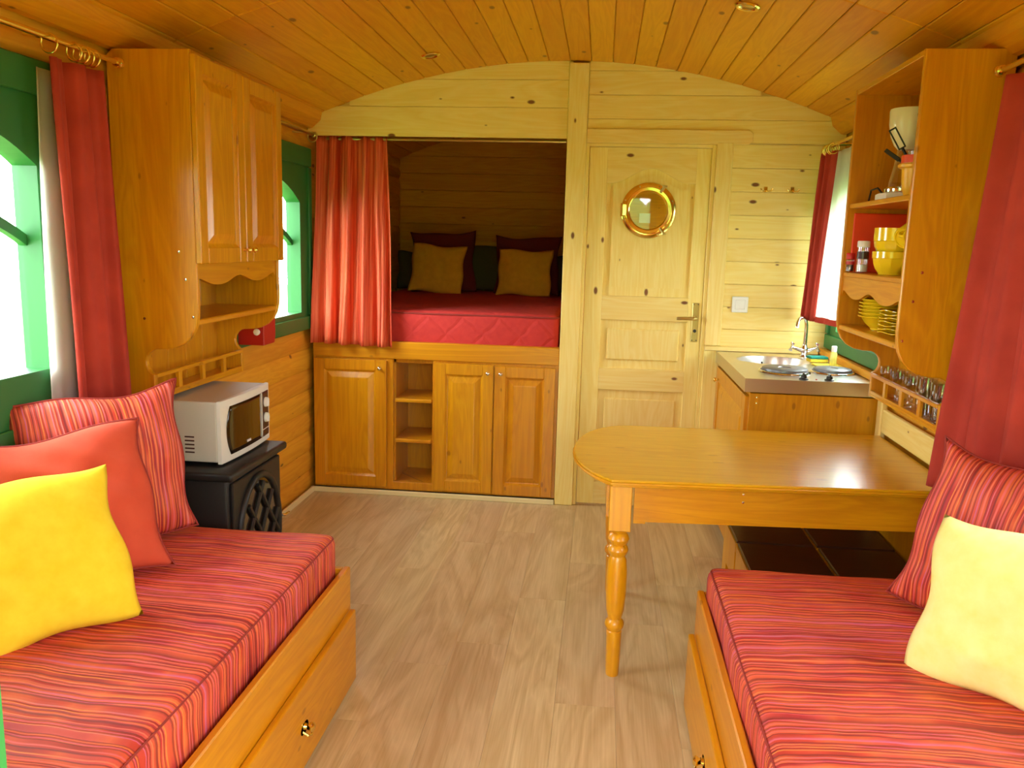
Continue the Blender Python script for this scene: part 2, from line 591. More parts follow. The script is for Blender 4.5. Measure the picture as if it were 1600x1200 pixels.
def window(i, side, a, b, fa, fb, zb):
    X = XL if side == 'L' else XR
    sg = -1 if side == 'L' else 1
    w = struct(link('window_%d' % i, None), ['green framed arched window in the left wall by the near sofa', 'green framed arched window in the left wall by the bunk curtain',
                                            'green framed window behind the long curtain in the right wall', 'green framed window over the kitchen sink', 'unseen green framed window added to light the washroom behind the partition'][i - 1])
    c, hw = (a + b) / 2, (b - a) / 2
    z0, ze, R = 1.045, 1.63, .11
    zt = arch_z(c, c, hw, ze, R)
    # surround with the arched hole: ring polygon split in a left and right half
    N = 14
    xi, xo = X - sg * .012, X + sg * .065

    def half(y_out, y_in_, ysgn):
        pts = [(c, zb), (y_out, zb), (y_out, FT), (c, FT)]
        arcp = []
        for k in range(N + 1):
            y = c + (y_in_ - c) * k / N
            arcp.append((y, arch_z(y, c, hw, ze, R)))
        return pts + arcp + [(y_in_, z0), (c, z0)]
    m = MB()
    m.prism(half(fa, a, -1), xi, xo, 'yz')
    m.prism(half(fb, b, 1), xi, xo, 'yz')
    m.obj('window_surround', 'green', w)
    # raised rails on the surround
    def rail(y0, y1, za, zb_, nm='surround_rail'):
        x0_, x1_ = X - sg * .026, X - sg * .010
        MB().box(min(x0_, x1_), max(x0_, x1_), y0, y1, za, zb_, .003).obj(nm, 'green', w)
    rail(fa + .004, fb - .004, FT - .10, FT - .004)
    rail(fa + .004, fb - .004, zb + .004, zb + .075)
    rail(fa + .004, fa + .05, zb + .08, FT - .105)
    rail(fb - .05, fb - .004, zb + .08, FT - .105)
    # sash bars
    xb0, xb1 = X + sg * .034, X + sg * .058
    lo, hi = min(xb0, xb1), max(xb0, xb1)
    up_, dn = [], []
    for k in range(N * 2 + 1):
        y = a + (b - a) * k / (2 * N)
        z = arch_z(y, c, hw, 1.42, .10)
        up_.append((y, z + .016))
        dn.append((y, z - .016))
    MB().prism(up_ + dn[::-1], lo, hi, 'yz').obj('transom_bar', 'green', w)
    for f in (.30, .70):
        y = a + (b - a) * f
        MB().box(lo, hi, y - .012, y + .012, arch_z(y, c, hw, 1.42, .10), arch_z(y, c, hw, ze, R) + .004).obj('muntin', 'green', w)
    MB().box(lo + .010, hi - .010, a - .01, b + .01, z0 - .01, zt + .01).obj('pane', 'pane_glass', w)


for i, wn in enumerate(WIN):
    window(i + 1, *wn)

# rear wall with the open doorway the picture is taken through
rw = MB()
DXL, DXR = -.421, .44
rw.box(XL - .1, DXL - .06, .42, .50, -.05, 2.1)
rw.box(DXR + .06, XR + .1, .42, .50, -.05, 2.1)
xs = [XL - .06 + (XR - XL + .12) * k / 40 for k in range(41)]
rw.prism([(XL - .06, 1.97)] + [(x, zc(x) + .018) for x in xs] + [(XR + .06, 1.97)], .42, .50)
struct(rw.obj('wall_rear', 'wall_x'), 'rear board wall around the open entrance doorway')
tj = MB()
tj.box(DXL - .07, DXL, .40, .515, -.01, 1.97)
tj.box(DXR, DXR + .07, .40, .515, -.01, 1.97)
tj.box(DXL - .07, DXR + .07, .40, .515, 1.92, 1.99)
struct(tj.obj('trim_1', 'green'), 'green door frame of the entrance at the lower left edge')
# porch and ground outside
struct(MB().box(-.9, .9, -1.2, .42, -.10, -.03).obj('porch', 'pine_x'), 'small wooden porch outside the entrance')
struct(MB().box(-1.5, 1.3, -1.3, .40, 2.16, 2.22).obj('added_porch_roof', 'wall_x'), 'unseen small roof added over the porch to cut light into the doorway')  # out of view, added to keep sky light off the doorway
hedge = MB()
for k in range(60):
    hx, hz_ = -7 + 14 * k / 59, 2.2 + .35 * math.sin(k * 1.7)
    hedge.lathe([(0, -1), (.5, -.9), (.62, .2), (.5, hz_ - .5), (0, hz_)], 10, Matrix.Translation((hx, -5.5 + .2 * math.sin(k * 2.3), 0)))
struct(hedge.obj('light_blocking_hedge', 'grass', None, True), 'unseen dense hedge added behind the porch to dim light through the doorway')  # never in view, added to block low light coming through the doorway
struct(MB().box(-30, 30, -30, 40, -1.0, -.9).obj('ground', 'grass'), 'grass field outside the caravan')

# ---------------------------------------------------------------- far partition
YP = Y_PART
wf = MB()
wf.box(-.215, -.115, YP - .0, YP + .06, 0, 2.36)
wf.box(.60, XR, YP + .014, YP + .05, 0, 2.02)
wf.prism([(-.12, 1.99)] + [(x, zc(x) + .018) for x in [-.12 + (XR + .12) * k / 20 for k in range(21)]] + [(XR, 1.99)], YP + .014, YP + .05)
wf.prism([(XL, 2.02)] + [(x, zc(x) + .018) for x in [XL + (-.2 - XL) * k / 20 for k in range(21)]] + [(-.2, 2.02)], YP + .014, YP + .05)
wf = wf.obj('wall_far', 'pine_x')
struct(wf, 'pale pine board partition with post around bunk and door')


def face_board(x0, x1, z0, z1, yf=YP, th=.016, mat='pine_x', name='board', parent=None, bev=.0025):
    N = 18
    pts = [(x0, z0), (x1, z0)]
    if min(zc(x0), zc(x1)) >= z1:
        pts += [(x1, z1), (x0, z1)]
    else:
        for k in range(N + 1):
            x = x1 + (x0 - x1) * k / N
            pts.append((x, min(z1, zc(x) + .004)))
        pts = [p for q, p in enumerate(pts) if q < 2 or p[1] > z0 + .004]
        if len(pts) < 4:
            return
        # keep x-extent where the arch cuts below the lower edge
        xs_ = [p[0] for p in pts[2:]]
        pts[0] = (min(xs_), z0)
        pts[1] = (max(xs_), z0)
    MB().prism(pts, yf, yf + th, 'xz', bev).obj(name, mat, parent or wf)


# boards right of the door and above it
z = .905 - .002
while z < 2.36:
    z1 = z + .1195
    if z < 1.98:
        face_board(.64, XR - .001, z + .0006, min(z1, 1.983) - .0006)
        if z1 > 1.983:
            face_board(-.113, XR - .001, 1.9836, z1 - .0006)
    else:
        face_board(-.113, XR - .001, z + .0006, z1 - .0006)
    z = z1
# boards above the bunk opening
for a, b in ((1.995, 2.150), (2.150, 2.29), (2.29, 2.40)):
    face_board(XL + .002, -.219, a + .0006, b - .0006)
# post, casings, head board
MB().box(-.217, -.115, YP - .024, YP + .02, 0, 2.372, .004).obj('post', 'pine_z', wf)
MB().box(.556, .640, YP - .020, YP + .03, .932, 1.985, .004).obj('door_casing', 'pine_z', wf)
MB().prism([(-.114, 1.975), (.715, 1.975), (.735, 1.992), (.735, 2.030), (.715, 2.046), (-.114, 2.046)], YP - .018, YP + .016, 'xz', .003).obj('head_casing', 'pine_x', wf)
MB().box(.556, .646, YP - .012, YP + .05, 0, .930, .003).obj('door_jamb', 'pine_z', wf)
MB().box(.536, .557, YP - .004, YP + .05, 0, 1.975, .003).obj('door_jamb', 'pine_z', wf)
MB().box(-.116, -.098, YP - .004, YP + .05, 0, 1.975, .003).obj('door_jamb', 'pine_z', wf)
MB().box(-.1, .54, YP + .0, YP + .05, 1.958, 1.976, .003).obj('door_jamb', 'pine_x', wf)

# ---- washroom behind the door: the round window looks onto an orange board wall
struct(MB().box(-.12, XR, 5.5, 5.53, 0, 2.3).obj('wall_washroom', 'honey_x'), 'board wall of the washroom seen through the porthole')
struct(MB().box(-.17, -.13, YP + .06, Y_END, 0, 2.36).obj('wall_bunk_side', 'wall_y'), 'board wall between the bunk and the washroom')
# bunk back wall
wb = struct(MB().prism([(XL - .05, -.05)] + [(x, zc(x) + .018) for x in xs] + [(XR + .05, -.05)], Y_END, Y_END + .05).obj('wall_back', 'wall_x'), 'knotty board wall at the head of the bunk')
z = .80
while z < 2.3:
    face_board(XL + .002, -.172, z + .001, z + .129, Y_END - .016, .016, 'wall_x', 'board', wb, .004)
    z += .130

# ---- door with porthole
dr = struct(link('door_1', None), 'pale pine panel door with a round brass porthole and lever handle')
DX0, DX1, DZ0, DZ1 = -.095, .535, .012, 1.956
YD = YP + .006
m = MB()
m.box(DX0, DX0 + .095, YD, YD + .04, DZ0, DZ1, .002)
m.box(DX1 - .075, DX1, YD, YD + .04, DZ0, DZ1, .002)
m.obj('stile', 'pine_z', dr)
m = MB()
PX0, PX1 = DX0 + .094, DX1 - .074
m.box(PX0, PX1, YD, YD + .04, DZ0, .14, .002)
m.box(PX0, PX1, YD, YD + .04, .665, .785, .002)
m.box(PX0, PX1, YD, YD + .04, 1.05, 1.18, .002)
pc = (PX0 + PX1) / 2


def parch(x, zedge, rise, half):
    u = min(1, abs(x - pc) / half)
    return zedge + rise * (0.5 + 0.5 * math.cos(PI * min(1, u * 1.15)))


N = 24
topr = [(PX0 + (PX1 - PX0) * k / N) for k in range(N + 1)]
m.prism([(x, parch(x, 1.775, .075, .235)) for x in topr] + [(PX1, DZ1), (PX0, DZ1)], YD, YD + .04, 'xz')
m.obj('rail', 'pine_x', dr)
PORT = (.2235, 1.634)
# raised fields
for (za, zb_) in ((.145, .66), (.79, 1.045)):
    MB().box(PX0 - .005, PX1 + .005, YD + .016, YD + .03, za - .01, zb_ + .01).box(PX0 + .035, PX1 - .035, YD + .006, YD + .02, za + .04, zb_ - .04, .008).obj('panel', 'pine_z', dr)


def holed(m_, outer, y0, y1):
    """plate with a round hole: outer outline sampled at the same angles"""
    t_ = bmesh.new()
    angs_ = sorted([2 * PI * k / 48 - PI for k in range(48)] + [math.atan2(q_[1] - PORT[1], q_[0] - PORT[0]) for q_ in outer])
    hole = [(PORT[0] + .10 * math.cos(q_), PORT[1] + .10 * math.sin(q_)) for q_ in angs_]
    n = len(hole)
    o_ = []
    for (hx, hz) in hole:
        d = Vector((hx - PORT[0], hz - PORT[1])).normalized()
        best = 9
        P = Vector(PORT)
        for q in range(len(outer)):
            a_, b_ = Vector(outer[q]), Vector(outer[(q + 1) % len(outer)])
            e = b_ - a_
            den = d.x * e.y - d.y * e.x
            if abs(den) < 1e-9:
                continue
            w_ = a_ - P
            tt = (w_.x * e.y - w_.y * e.x) / den
            uu = (w_.x * d.y - w_.y * d.x) / den
            if tt > 0 and -1e-6 <= uu <= 1 + 1e-6:
                best = min(best, tt)
        o_.append((PORT[0] + d.x * best, PORT[1] + d.y * best))
    A = [t_.verts.new((p[0], y0, p[1])) for p in hole]
    B = [t_.verts.new((p[0], y0, p[1])) for p in o_]
    A2 = [t_.verts.new((p[0], y1, p[1])) for p in hole]
    B2 = [t_.verts.new((p[0], y1, p[1])) for p in o_]
    for k in range(n):
        j = (k + 1) % n
        t_.faces.new((A[k], A[j], B[j], B[k]))
        t_.faces.new((A2[k], B2[k], B2[j], A2[j]))
        t_.faces.new((A[k], A2[k], A2[j], A[j]))
        t_.faces.new((B[k], B[j], B2[j], B2[k]))
    bmesh.ops.recalc_face_normals(t_, faces=t_.faces)
    m_._merge(t_)


m = MB()
holed(m, [(PX0 - .005, 1.17)] + [(PX1 + .005, 1.17)] + [(x, parch(x, 1.785, .075, .235)) for x in topr[::-1]], YD + .016, YD + .03)
holed(m, [(PX0 + .036, 1.228)] + [(PX1 - .036, 1.228)] + [(min(max(x, PX0 + .036), PX1 - .036), parch(x, 1.745, .068, .2)) for x in topr[::-1] if PX0 + .02 < x < PX1 - .02], YD + .006, YD + .02)
m.obj('panel', 'pine_z', dr)
# porthole
Rx = Matrix.Translation((PORT[0], 0, PORT[1])) @ Matrix.Rotation(PI / 2, 4, 'X')   # lathe z -> -y
ring = MB().lathe([(.098, -YD - .02), (.098, -YD + .014), (.104, -YD + .022), (.118, -YD + .024), (.122, -YD + .016), (.138, -YD + .014), (.144, -YD + .008), (.145, -YD - .004)], 56, Rx).obj('porthole_ring', 'brass', dr, 40)
MB().lathe([(0, -YD - .008), (.099, -YD - .008), (.099, -YD - .012), (0, -YD - .012)], 40, Rx).obj('porthole_glass', 'pane_glass', dr)
hg = MB().box(-.014, .014, 0, .018, -.030, .030, .003, mat=Matrix.Translation((PORT[0] - .128, YD - .030, PORT[1])))
hg.tube([(PORT[0] - .140, YD - .026, PORT[1] - .034), (PORT[0] - .140, YD - .026, PORT[1] + .034)], .007)
hg.obj('porthole_hinge', 'brass', ring)
for an in (58, -55):
    a_ = math.radians(an)
    cx, cz = PORT[0] + .126 * math.cos(a_), PORT[1] + .126 * math.sin(a_)
    MB().tube([(cx - .016 * math.cos(a_), YD - .02, cz - .016 * math.sin(a_)), (cx + .022 * math.cos(a_), YD - .034, cz + .022 * math.sin(a_))], .008).lathe([(0, -.004), (.013, -.004), (.013, .004), (0, .004)], 12, Matrix.Translation((cx + .02 * math.cos(a_), YD - .036, cz + .02 * math.sin(a_)))).obj('porthole_clamp', 'old_brass', ring)
for k in range(8):
    a_ = 2 * PI * (k + .5) / 8
    MB().lathe([(0, .003), (.004, .001), (.0045, -.002)], 8, Matrix.Translation((PORT[0] + .132 * math.cos(a_), YD - .014, PORT[1] + .132 * math.sin(a_))) @ Matrix.Rotation(PI / 2, 4, 'X')).obj('screw', 'old_brass', ring)
# notice stuck to the washroom wall, seen through the glass
tag(MB().box(.215, .285, 5.497, 5.5, 1.595, 1.655).obj('wall_notice', 'white_plastic'), 'small pale square notice on the wall behind the porthole glass', 'notice')
hp = MB().box(.484, .520, YD - .006, YD + .002, .947, 1.156, .003).obj('handle_plate', 'old_brass', dr, label='brass lock plate')
MB().tube([(.502, YD - .004, 1.076), (.502, YD - .045, 1.076), (.492, YD - .052, 1.076), (.400, YD - .052, 1.074)], .009, 12, radii=[.010, .009, .0095, .008]).obj('lever', 'old_brass', hp, 40)
MB().lathe([(0, .002), (.009, .002), (.009, 0)], 14, Matrix.Translation((.502, YD - .0065, 1.006)) @ Matrix.Rotation(PI / 2, 4, 'X')).obj('keyhole', 'black_plastic', hp)
for (xx, zz) in ((.491, 1.148), (.513, 1.148), (.491, .956), (.513, .956)):
    MB().lathe([(0, .0012), (.003, .001), (.003, -.001)], 8, Matrix.Translation((xx, YD - .006, zz)) @ Matrix.Rotation(PI / 2, 4, 'X')).obj('screw', 'black_plastic', hp)

# light switch and coat hooks on the partition
sw = thing('light_switch', 'white square light switch on the boards beside the door', 'light switch', (.729, YP, 1.156))
MB().box(-.042, .042, -.010, .0, -.042, .042, .003).obj('switch_plate', 'white_plastic', sw)
MB().box(-.026, .026, -.015, -.009, -.026, .026, .002).obj('rocker', 'white_plastic', sw)
for k, (hx, wd) in enumerate(((.818, 'left'), (.952, 'right'))):
    h = thing('coat_hook', 'brass coat hook on the boards, %s one of the pair' % wd, 'coat hook', (hx, YP, 1.752), group='coat hooks by the kitchen window')
    MB().box(-.010, .010, -.004, 0, -.012, .016, .002).obj('hook_plate', 'brass', h)
    for s_ in (-1, 1):
        MB().tube([(0, -.003, .0), (s_ * .010, -.018, -.008), (s_ * .022, -.026, -.008), (s_ * .030, -.030, .004)], .0032, 8).obj('prong', 'brass', h, 40)

# skirting strips and mouldings
struct(MB().box(XL, -.22, YP - .034, YP - .020, 0, .028, .003).obj('baseboard_far', 'cream_trim'), 'cream skirting strip under the bunk cupboards')
struct(MB().box(XL + .012, XL + .026, 2.52, YP - .034, 0, .034, .003).obj('baseboard_left', 'cream_trim'), 'cream skirting strip along the left wall')
struct(MB().prism([(XL + .012, 2.03), (XL + .030, 2.035), (XL + .075, 2.075), (XL + .085, zc(XL + .085) - .001), (XL + .012, zc(XL + .012) - .001)], Y_REAR, YP, 'xz').obj('trim_2', 'ceil_y'), 'cove moulding along the top of the left wall')
struct(MB().prism([(XR - .012, 2.03), (XR - .030, 2.035), (XR - .075, 2.075), (XR - .085, zc(XR - .085) - .001), (XR - .012, zc(XR - .012) - .001)], Y_REAR, YP, 'xz').obj('trim_3', 'ceil_y'), 'cove moulding along the top of the right wall')
struct(MB().box(XR - .034, XR - .012, 2.60, 3.50, .715, .815, .008, 2).obj('trim_4', 'pine_y'), 'pale pine ledger board on the right wall behind the table')
struct(MB().box(XR - .04, XR - .012, 3.50, 3.555, 0.0, .90, .006).obj('trim_5', 'pine_z'), 'pale pine upright beside the kitchen unit')


# ---------------------------------------------------------------- panelled doors
def panel_door(parent, w, h, loc, rz, knob=None, mat='honey_z', st=.062, name='door', knob_mat='brass'):
    """x = width, -y = front, z = height; origin at lower left of the back face"""
    T = .020
    m = MB()
    m.box(0, st, -T, 0, 0, h, .003)
    m.box(w - st, w, -T, 0, 0, h, .003)
    m.box(st - .001, w - st + .001, -T, 0, 0, st, .003)
    m.box(st - .001, w - st + .001, -T, 0, h - st, h, .003)
    d = m.obj(name, mat, parent, loc=loc, rot=(0, 0, rz))
    # moulded edge and raised field
    iw, ih = w - 2 * st, h - 2 * st
    t_ = bmesh.new()
    q = .030

    def rect(e, y):
        return [t_.verts.new(p) for p in ((st + e, y, st + e), (w - st - e, y, st + e), (w - st - e, y, h - st - e), (st + e, y, h - st - e))]
    loops = [rect(-.004, -T * .9), rect(.008, -T * .45), rect(.012, -T * .40), rect(.012 + q, -T * .95), rect(.016 + q, -T * .98)]
    for A, B in zip(loops, loops[1:]):
        for k in range(4):
            t_.faces.new((A[k], A[(k + 1) % 4], B[(k + 1) % 4], B[k]))
    t_.faces.new(loops[-1])
    bk = rect(-.004, -.002)
    t_.faces.new(bk[::-1])
    for k in range(4):
        t_.faces.new((bk[k], bk[(k + 1) % 4], loops[0][(k + 1) % 4], loops[0][k]))
    bmesh.ops.recalc_face_normals(t_, faces=t_.faces)
    MB()._merge(t_).obj('raised_panel', mat, d)
    if knob:
        MB().lathe([(.008, 0), (.006, .006), (.005, .012), (.011, .018), (.012, .023), (.008, .028), (0, .029)], 16, Matrix.Translation((knob[0], -T, knob[1])) @ Matrix.Rotation(PI / 2, 4, 'X')).obj('knob', knob_mat, d, 50)
    return d


# ---------------------------------------------------------------- cupboards under the bunk
cab = thing('bunk_base_cabinet', 'honey varnished cupboard unit with open shelves under the bunk bed', 'cabinet')
YF = YP - .004
m = MB()
# face frame pieces around doors and niche
m.box(XL + .018, -1.600, YF, YF + .03, .028, .79, .002)
m.box(-1.185, -1.150, YF, YF + .03, .028, .79, .002)
m.box(-.922, -.895, YF, YF + .03, .028, .79, .002)
m.box(-.240, -.219, YF, YF + .03, .028, .79, .002)
m.box(-1.60, -.24, YF + .001, YF + .03, .028, .075, .002)
m.box(-1.60, -1.18, YF + .004, YF + .03, .07, .79)
m.box(-.90, -.238, YF + .004, YF + .03, .07, .79)
m.obj('face_frame', 'honey_z', cab)
m = MB()
m.box(-1.152, -1.140, YF + .03, YF + .34, .05, .80)
m.box(-.930, -.918, YF + .03, YF + .34, .05, .80)
m.box(-1.152, -.918, YF + .33, YF + .345, .05, .80)
m.box(-1.152, -.918, YF + .03, YF + .34, .05, .072)
m.box(-1.152, -.918, YF + .03, YF + .34, .765, .785)
m.obj('niche_lining', 'honey_z', cab)
for zz in (.318, .552):
    MB().box(-1.141, -.929, YF + .006, YF + .331, zz - .012, zz + .010, .006, 2).obj('shelf', 'honey_x', cab)
MB().box(XL + .018, -.219, YF - .006, YF + .05, .788, .886, .005, 2).obj('bed_rail', 'honey_x', cab)
MB().box(XL + .018, -.18, YF + .05, Y_END - .02, .80, .842).obj('bed_deck', 'pine_x', cab)
KN = 'chrome'
panel_door(cab, .420, .735, (-1.605, YF, .045), 0, (.385, .690), knob_mat=KN)
panel_door(cab, .330, .735, (-.908, YF, .042), 0, (.300, .690), knob_mat=KN)
panel_door(cab, .335, .735, (-.571, YF, .038), 0, (.035, .694), knob_mat=KN)


# ---------------------------------------------------------------- soft things
def mattress_mesh(x0, x1, y0, y1, z0, z1, mat, r=.04, crown=.012, noise=.003, seed=1):
    rr = random.Random(seed)
    ph = [rr.uniform(0, 6.28) for _ in range(8)]
    t_ = bmesh.new()
    bmesh.ops.create_cube(t_, size=1.0)
    bmesh.ops.transform(t_, matrix=Matrix.Translation(((x0 + x1) / 2, (y0 + y1) / 2, (z0 + z1) / 2)) @ Matrix.Diagonal((x1 - x0, y1 - y0, z1 - z0, 1)), verts=t_.verts)
    bmesh.ops.bevel(t_, geom=t_.edges[:], offset=r, segments=4, affect='EDGES', profile=.5)
    long_ = [e for e in t_.edges if e.calc_length() > .25]
    bmesh.ops.subdivide_edges(t_, edges=long_, cuts=20, use_grid_fill=True)
    for v in t_.verts:
        u = (v.co.x - (x0 + x1) / 2) / (x1 - x0) * 2
        w = (v.co.y - (y0 + y1) / 2) / (y1 - y0) * 2
        f = max(0, (v.co.z - z0) / (z1 - z0))
        n = sum(math.sin(v.co.x * (7 + 4 * k) + v.co.y * (5 + 3 * k) + ph[k]) for k in range(4)) / 4
        v.co.z += f * (crown * (1 - u * u) * (1 - w ** 4) + noise * n)
        v.co.x += noise * .8 * math.sin(v.co.y * 11 + ph[5]) * (1 if abs(u) > .9 else 0)
        v.co.y += noise * .8 * math.sin(v.co.x * 13 + ph[6]) * (1 if abs(w) > .9 else 0)
    return MB()._merge(t_).mesh('mattress', mat, True)


def rect_loop(x0, x1, y0, y1, z, r=.035, n=6):
    pts = []
    for (cx, cy_, a0) in ((x1 - r, y0 + r, -PI / 2), (x1 - r, y1 - r, 0), (x0 + r, y1 - r, PI / 2), (x0 + r, y0 + r, PI)):
        for k in range(n + 1):
            a_ = a0 + PI / 2 * k / n
            pts.append((cx + r * math.cos(a_), cy_ + r * math.sin(a_), z))
    out = []
    for p, q in zip(pts, pts[1:] + pts[:1]):
        d = (Vector(q) - Vector(p)).length
        k = max(1, int(d / .05))
        for j in range(k):
            out.append(tuple(Vector(p).lerp(Vector(q), j / k)))
    return out


plain('piping_red', srgb(150, 48, 40), 0.8)
# bunk mattress
bm_ = tag(link('bunk_mattress', mattress_mesh(XL + .03, -.232, YP + .03, Y_END - .05, .843, 1.062, 'quilt', .035, .008, .004, 3)), 'red quilted mattress on the raised bunk', 'mattress')
MB().tube(rect_loop(XL + .03, -.232, YP + .032, Y_END - .05, 1.045), .005, 6, True).obj('piping', 'piping_red', bm_, True)


def pillow(name, label, w, h, th, mat, loc, rz, tilt, cat='cushion', roll=0.0, seed=0, ears=.055, group=None, piping=None, wr=1.0):
    rr = random.Random(seed)
    ph = [rr.uniform(0, 6.28) for _ in range(10)]
    N = 34
    b = bmesh.new()

    def pos(u, v, sd):
        # concave sides leave pointed corners
        su = 1 - ears * 1.6 * (1 - v * v) ** 1.0 * abs(u) ** 2
        sv = 1 - ears * 1.6 * (1 - u * u) ** 1.0 * abs(v) ** 2
        x = u * su * w / 2
        z = v * sv * h / 2
        e = max(0.0, (1 - u ** 4) * (1 - v ** 4)) ** .55
        e *= .55 + .45 * (1 - .5 * (u * u + v * v))
        n = sum(math.sin(u * (2.1 + 1.7 * k) * (1 if k % 2 else -1) + v * (3.0 + 1.3 * k) + ph[k] + sd) for k in range(5)) / 5
        cr = math.sin((u * ph[6] + v * 3) * 2.2 + ph[7] + 4 * math.sin(v * 2 + ph[8])) * .5
        y = sd * th / 2 * e * (1 + .10 * n * wr)
        y += .006 * wr * cr * e
        x += .006 * wr * math.sin(v * 5 + ph[9]) * abs(u)
        z += .006 * wr * math.sin(u * 4.3 + ph[8]) * abs(v)
        return Vector((x, y, z + h / 2))
    fr = [[b.verts.new(pos(-1 + 2 * i / N, -1 + 2 * j / N, -1)) for i in range(N + 1)] for j in range(N + 1)]
    bk = [[fr[j][i] if i in (0, N) or j in (0, N) else b.verts.new(pos(-1 + 2 * i / N, -1 + 2 * j / N, 1)) for i in range(N + 1)] for j in range(N + 1)]
    for j in range(N):
        for i in range(N):
            b.faces.new((fr[j][i], fr[j][i + 1], fr[j + 1][i + 1], fr[j + 1][i]))
            b.faces.new((bk[j][i], bk[j + 1][i], bk[j + 1][i + 1], bk[j][i + 1]))
    edge = [fr[0][i].co.copy() for i in range(N)] + [fr[j][N].co.copy() for j in range(N)] + [fr[N][N - i].co.copy() for i in range(N)] + [fr[N - j][0].co.copy() for j in range(N)]
    o = MB()._merge(b).obj(name, mat, None, True)
    tag(o, label, cat, group)
    o.matrix_world = Matrix.Translation(loc) @ Matrix.Rotation(rz, 4, 'Z') @ Matrix.Rotation(-tilt, 4, 'X') @ Matrix.Rotation(roll, 4, 'Y')
    if piping:
        MB().tube(edge, .0035, 6, True).obj('piping', piping, o, True)
    return o


R = math.radians
ZB = 1.066
pillow('bed_pillow', 'dark olive bed pillow at the bunk headboard between the two maroon cushions', .62, .36, .14, 'olive_cloth', (-.93, 6.44, ZB), 0, R(8), 'pillow', 0, 3, .03)
pillow('bed_pillow', 'dark olive bed pillow in the left corner of the bunk', .30, .30, .12, 'olive_cloth', (-1.46, 6.46, ZB), 0, R(8), 'pillow', 0, 4, .03)
pillow('bed_pillow', 'dark olive bed pillow in the right corner of the bunk', .24, .30, .12, 'olive_cloth', (-.34, 6.46, ZB), 0, R(8), 'pillow', 0, 5, .03)
pillow('bunk_cushion', 'dark maroon square cushion on the bunk, the left one', .50, .46, .14, 'maroon_cloth', (-1.19, 6.22, ZB), R(3), R(8), 'cushion', R(-2), 6, .06, 'maroon cushions on the bunk')
pillow('bunk_cushion', 'dark maroon square cushion on the bunk, the right one', .50, .44, .14, 'maroon_cloth', (-.56, 6.22, ZB), R(-2), R(8), 'cushion', R(-1), 7, .06, 'maroon cushions on the bunk')
pillow('gold_cushion', 'small gold cushion propped on the left maroon cushion of the bunk', .40, .36, .10, 'gold_cloth', (-1.22, 6.03, ZB), R(2), R(10), 'cushion', R(4), 8, .03, 'gold cushions on the bunk')
pillow('gold_cushion', 'small gold cushion propped on the right maroon cushion of the bunk', .40, .34, .10, 'gold_cloth', (-.57, 6.03, ZB), R(-2), R(10), 'cushion', R(1), 9, .03, 'gold cushions on the bunk')


# ---------------------------------------------------------------- curtains and rods
def curtain(name, t0, t1, b0, b1, depth, folds, mat, seed=0, amp=None, nu=90, nv=30, pinch=.0, parent=None, thick=.003, bulge=None):
    """t0,t1 top corners, b0,b1 bottom corners, depth = fold direction vector (length = amplitude)"""
    t0, t1, b0, b1, depth = map(Vector, (t0, t1, b0, b1, depth))
    rr = random.Random(seed)
    ph = [rr.uniform(0, 6.28) for _ in range(6)]

    def pos(u, v):
        top = t0.lerp(t1, u)
        bot = b0.lerp(b1, u)
        p = top.lerp(bot, v)
        uu = u + .025 * math.sin(v * 2.5 + ph[0]) * math.sin(u * PI) + .02 * math.sin(u * 9 + ph[1])
        f = math.sin(uu * folds * 2 * PI + ph[2]) + .35 * math.sin(uu * folds * 4.6 * PI + ph[3] + v * 1.3)
        a = .55 + .45 * v + .15 * math.sin(u * 7 + ph[4])
        p = p + depth * f * a
        side = (b1 - b0).normalized()
        p = p + side * (.004 * math.sin(v * 6 + u * 12 + ph[5]))
        if bulge:
            p = p + Vector(bulge) * math.sin(PI * v) * u
        return p
    o = MB().grid(nu, nv, pos).obj(name, mat, parent, True)
    md = o.modifiers.new('thickness', 'SOLIDIFY')
    md.thickness = thick
    return o


def rod(name, label, p0, p1, ring_ts, finial_ends=(0, 1), r=.009, ring_r=.025, mat='brass', brackets=()):
    p0, p1 = Vector(p0), Vector(p1)
    root = thing(name, label, 'curtain rod')
    MB().tube([p0, p1], r, 12).obj('pole', mat, root, 40)
    d = (p1 - p0).normalized()
    q = d.to_track_quat('Z', 'Y').to_matrix().to_4x4()
    for e in finial_ends:
        p = p1 if e else p0
        qq = q if e else (-d).to_track_quat('Z', 'Y').to_matrix().to_4x4()
        MB().lathe([(r, -.002), (.014, 0), (.015, .006), (.011, .009), (.015, .013), (.017, .022), (.013, .030), (.006, .034), (0, .035)], 18, Matrix.Translation(p) @ qq).obj('finial', mat, root, 50)
    a_, b_ = d.orthogonal().normalized(), None
    b_ = d.cross(a_)
    for tt in ring_ts:
        c = p0.lerp(p1, tt) - Vector((0, 0, ring_r - r - .001))
        tilt = rnd.uniform(-.25, .25)
        pts = []
        for k in range(20):
            an = 2 * PI * k / 20
            pts.append(c + a_ * math.cos(an) * ring_r + b_ * math.sin(an) * ring_r + d * tilt * math.cos(an) * ring_r)
        MB().tube(pts, .0032, 8, True).obj('ring', mat, root, True)
    for (tt, wallp) in brackets:
        c = p0.lerp(p1, tt)
        MB().tube([c + Vector((0, 0, 0)), Vector(wallp)], .005, 8).obj('bracket', mat, root, 40)
    return root


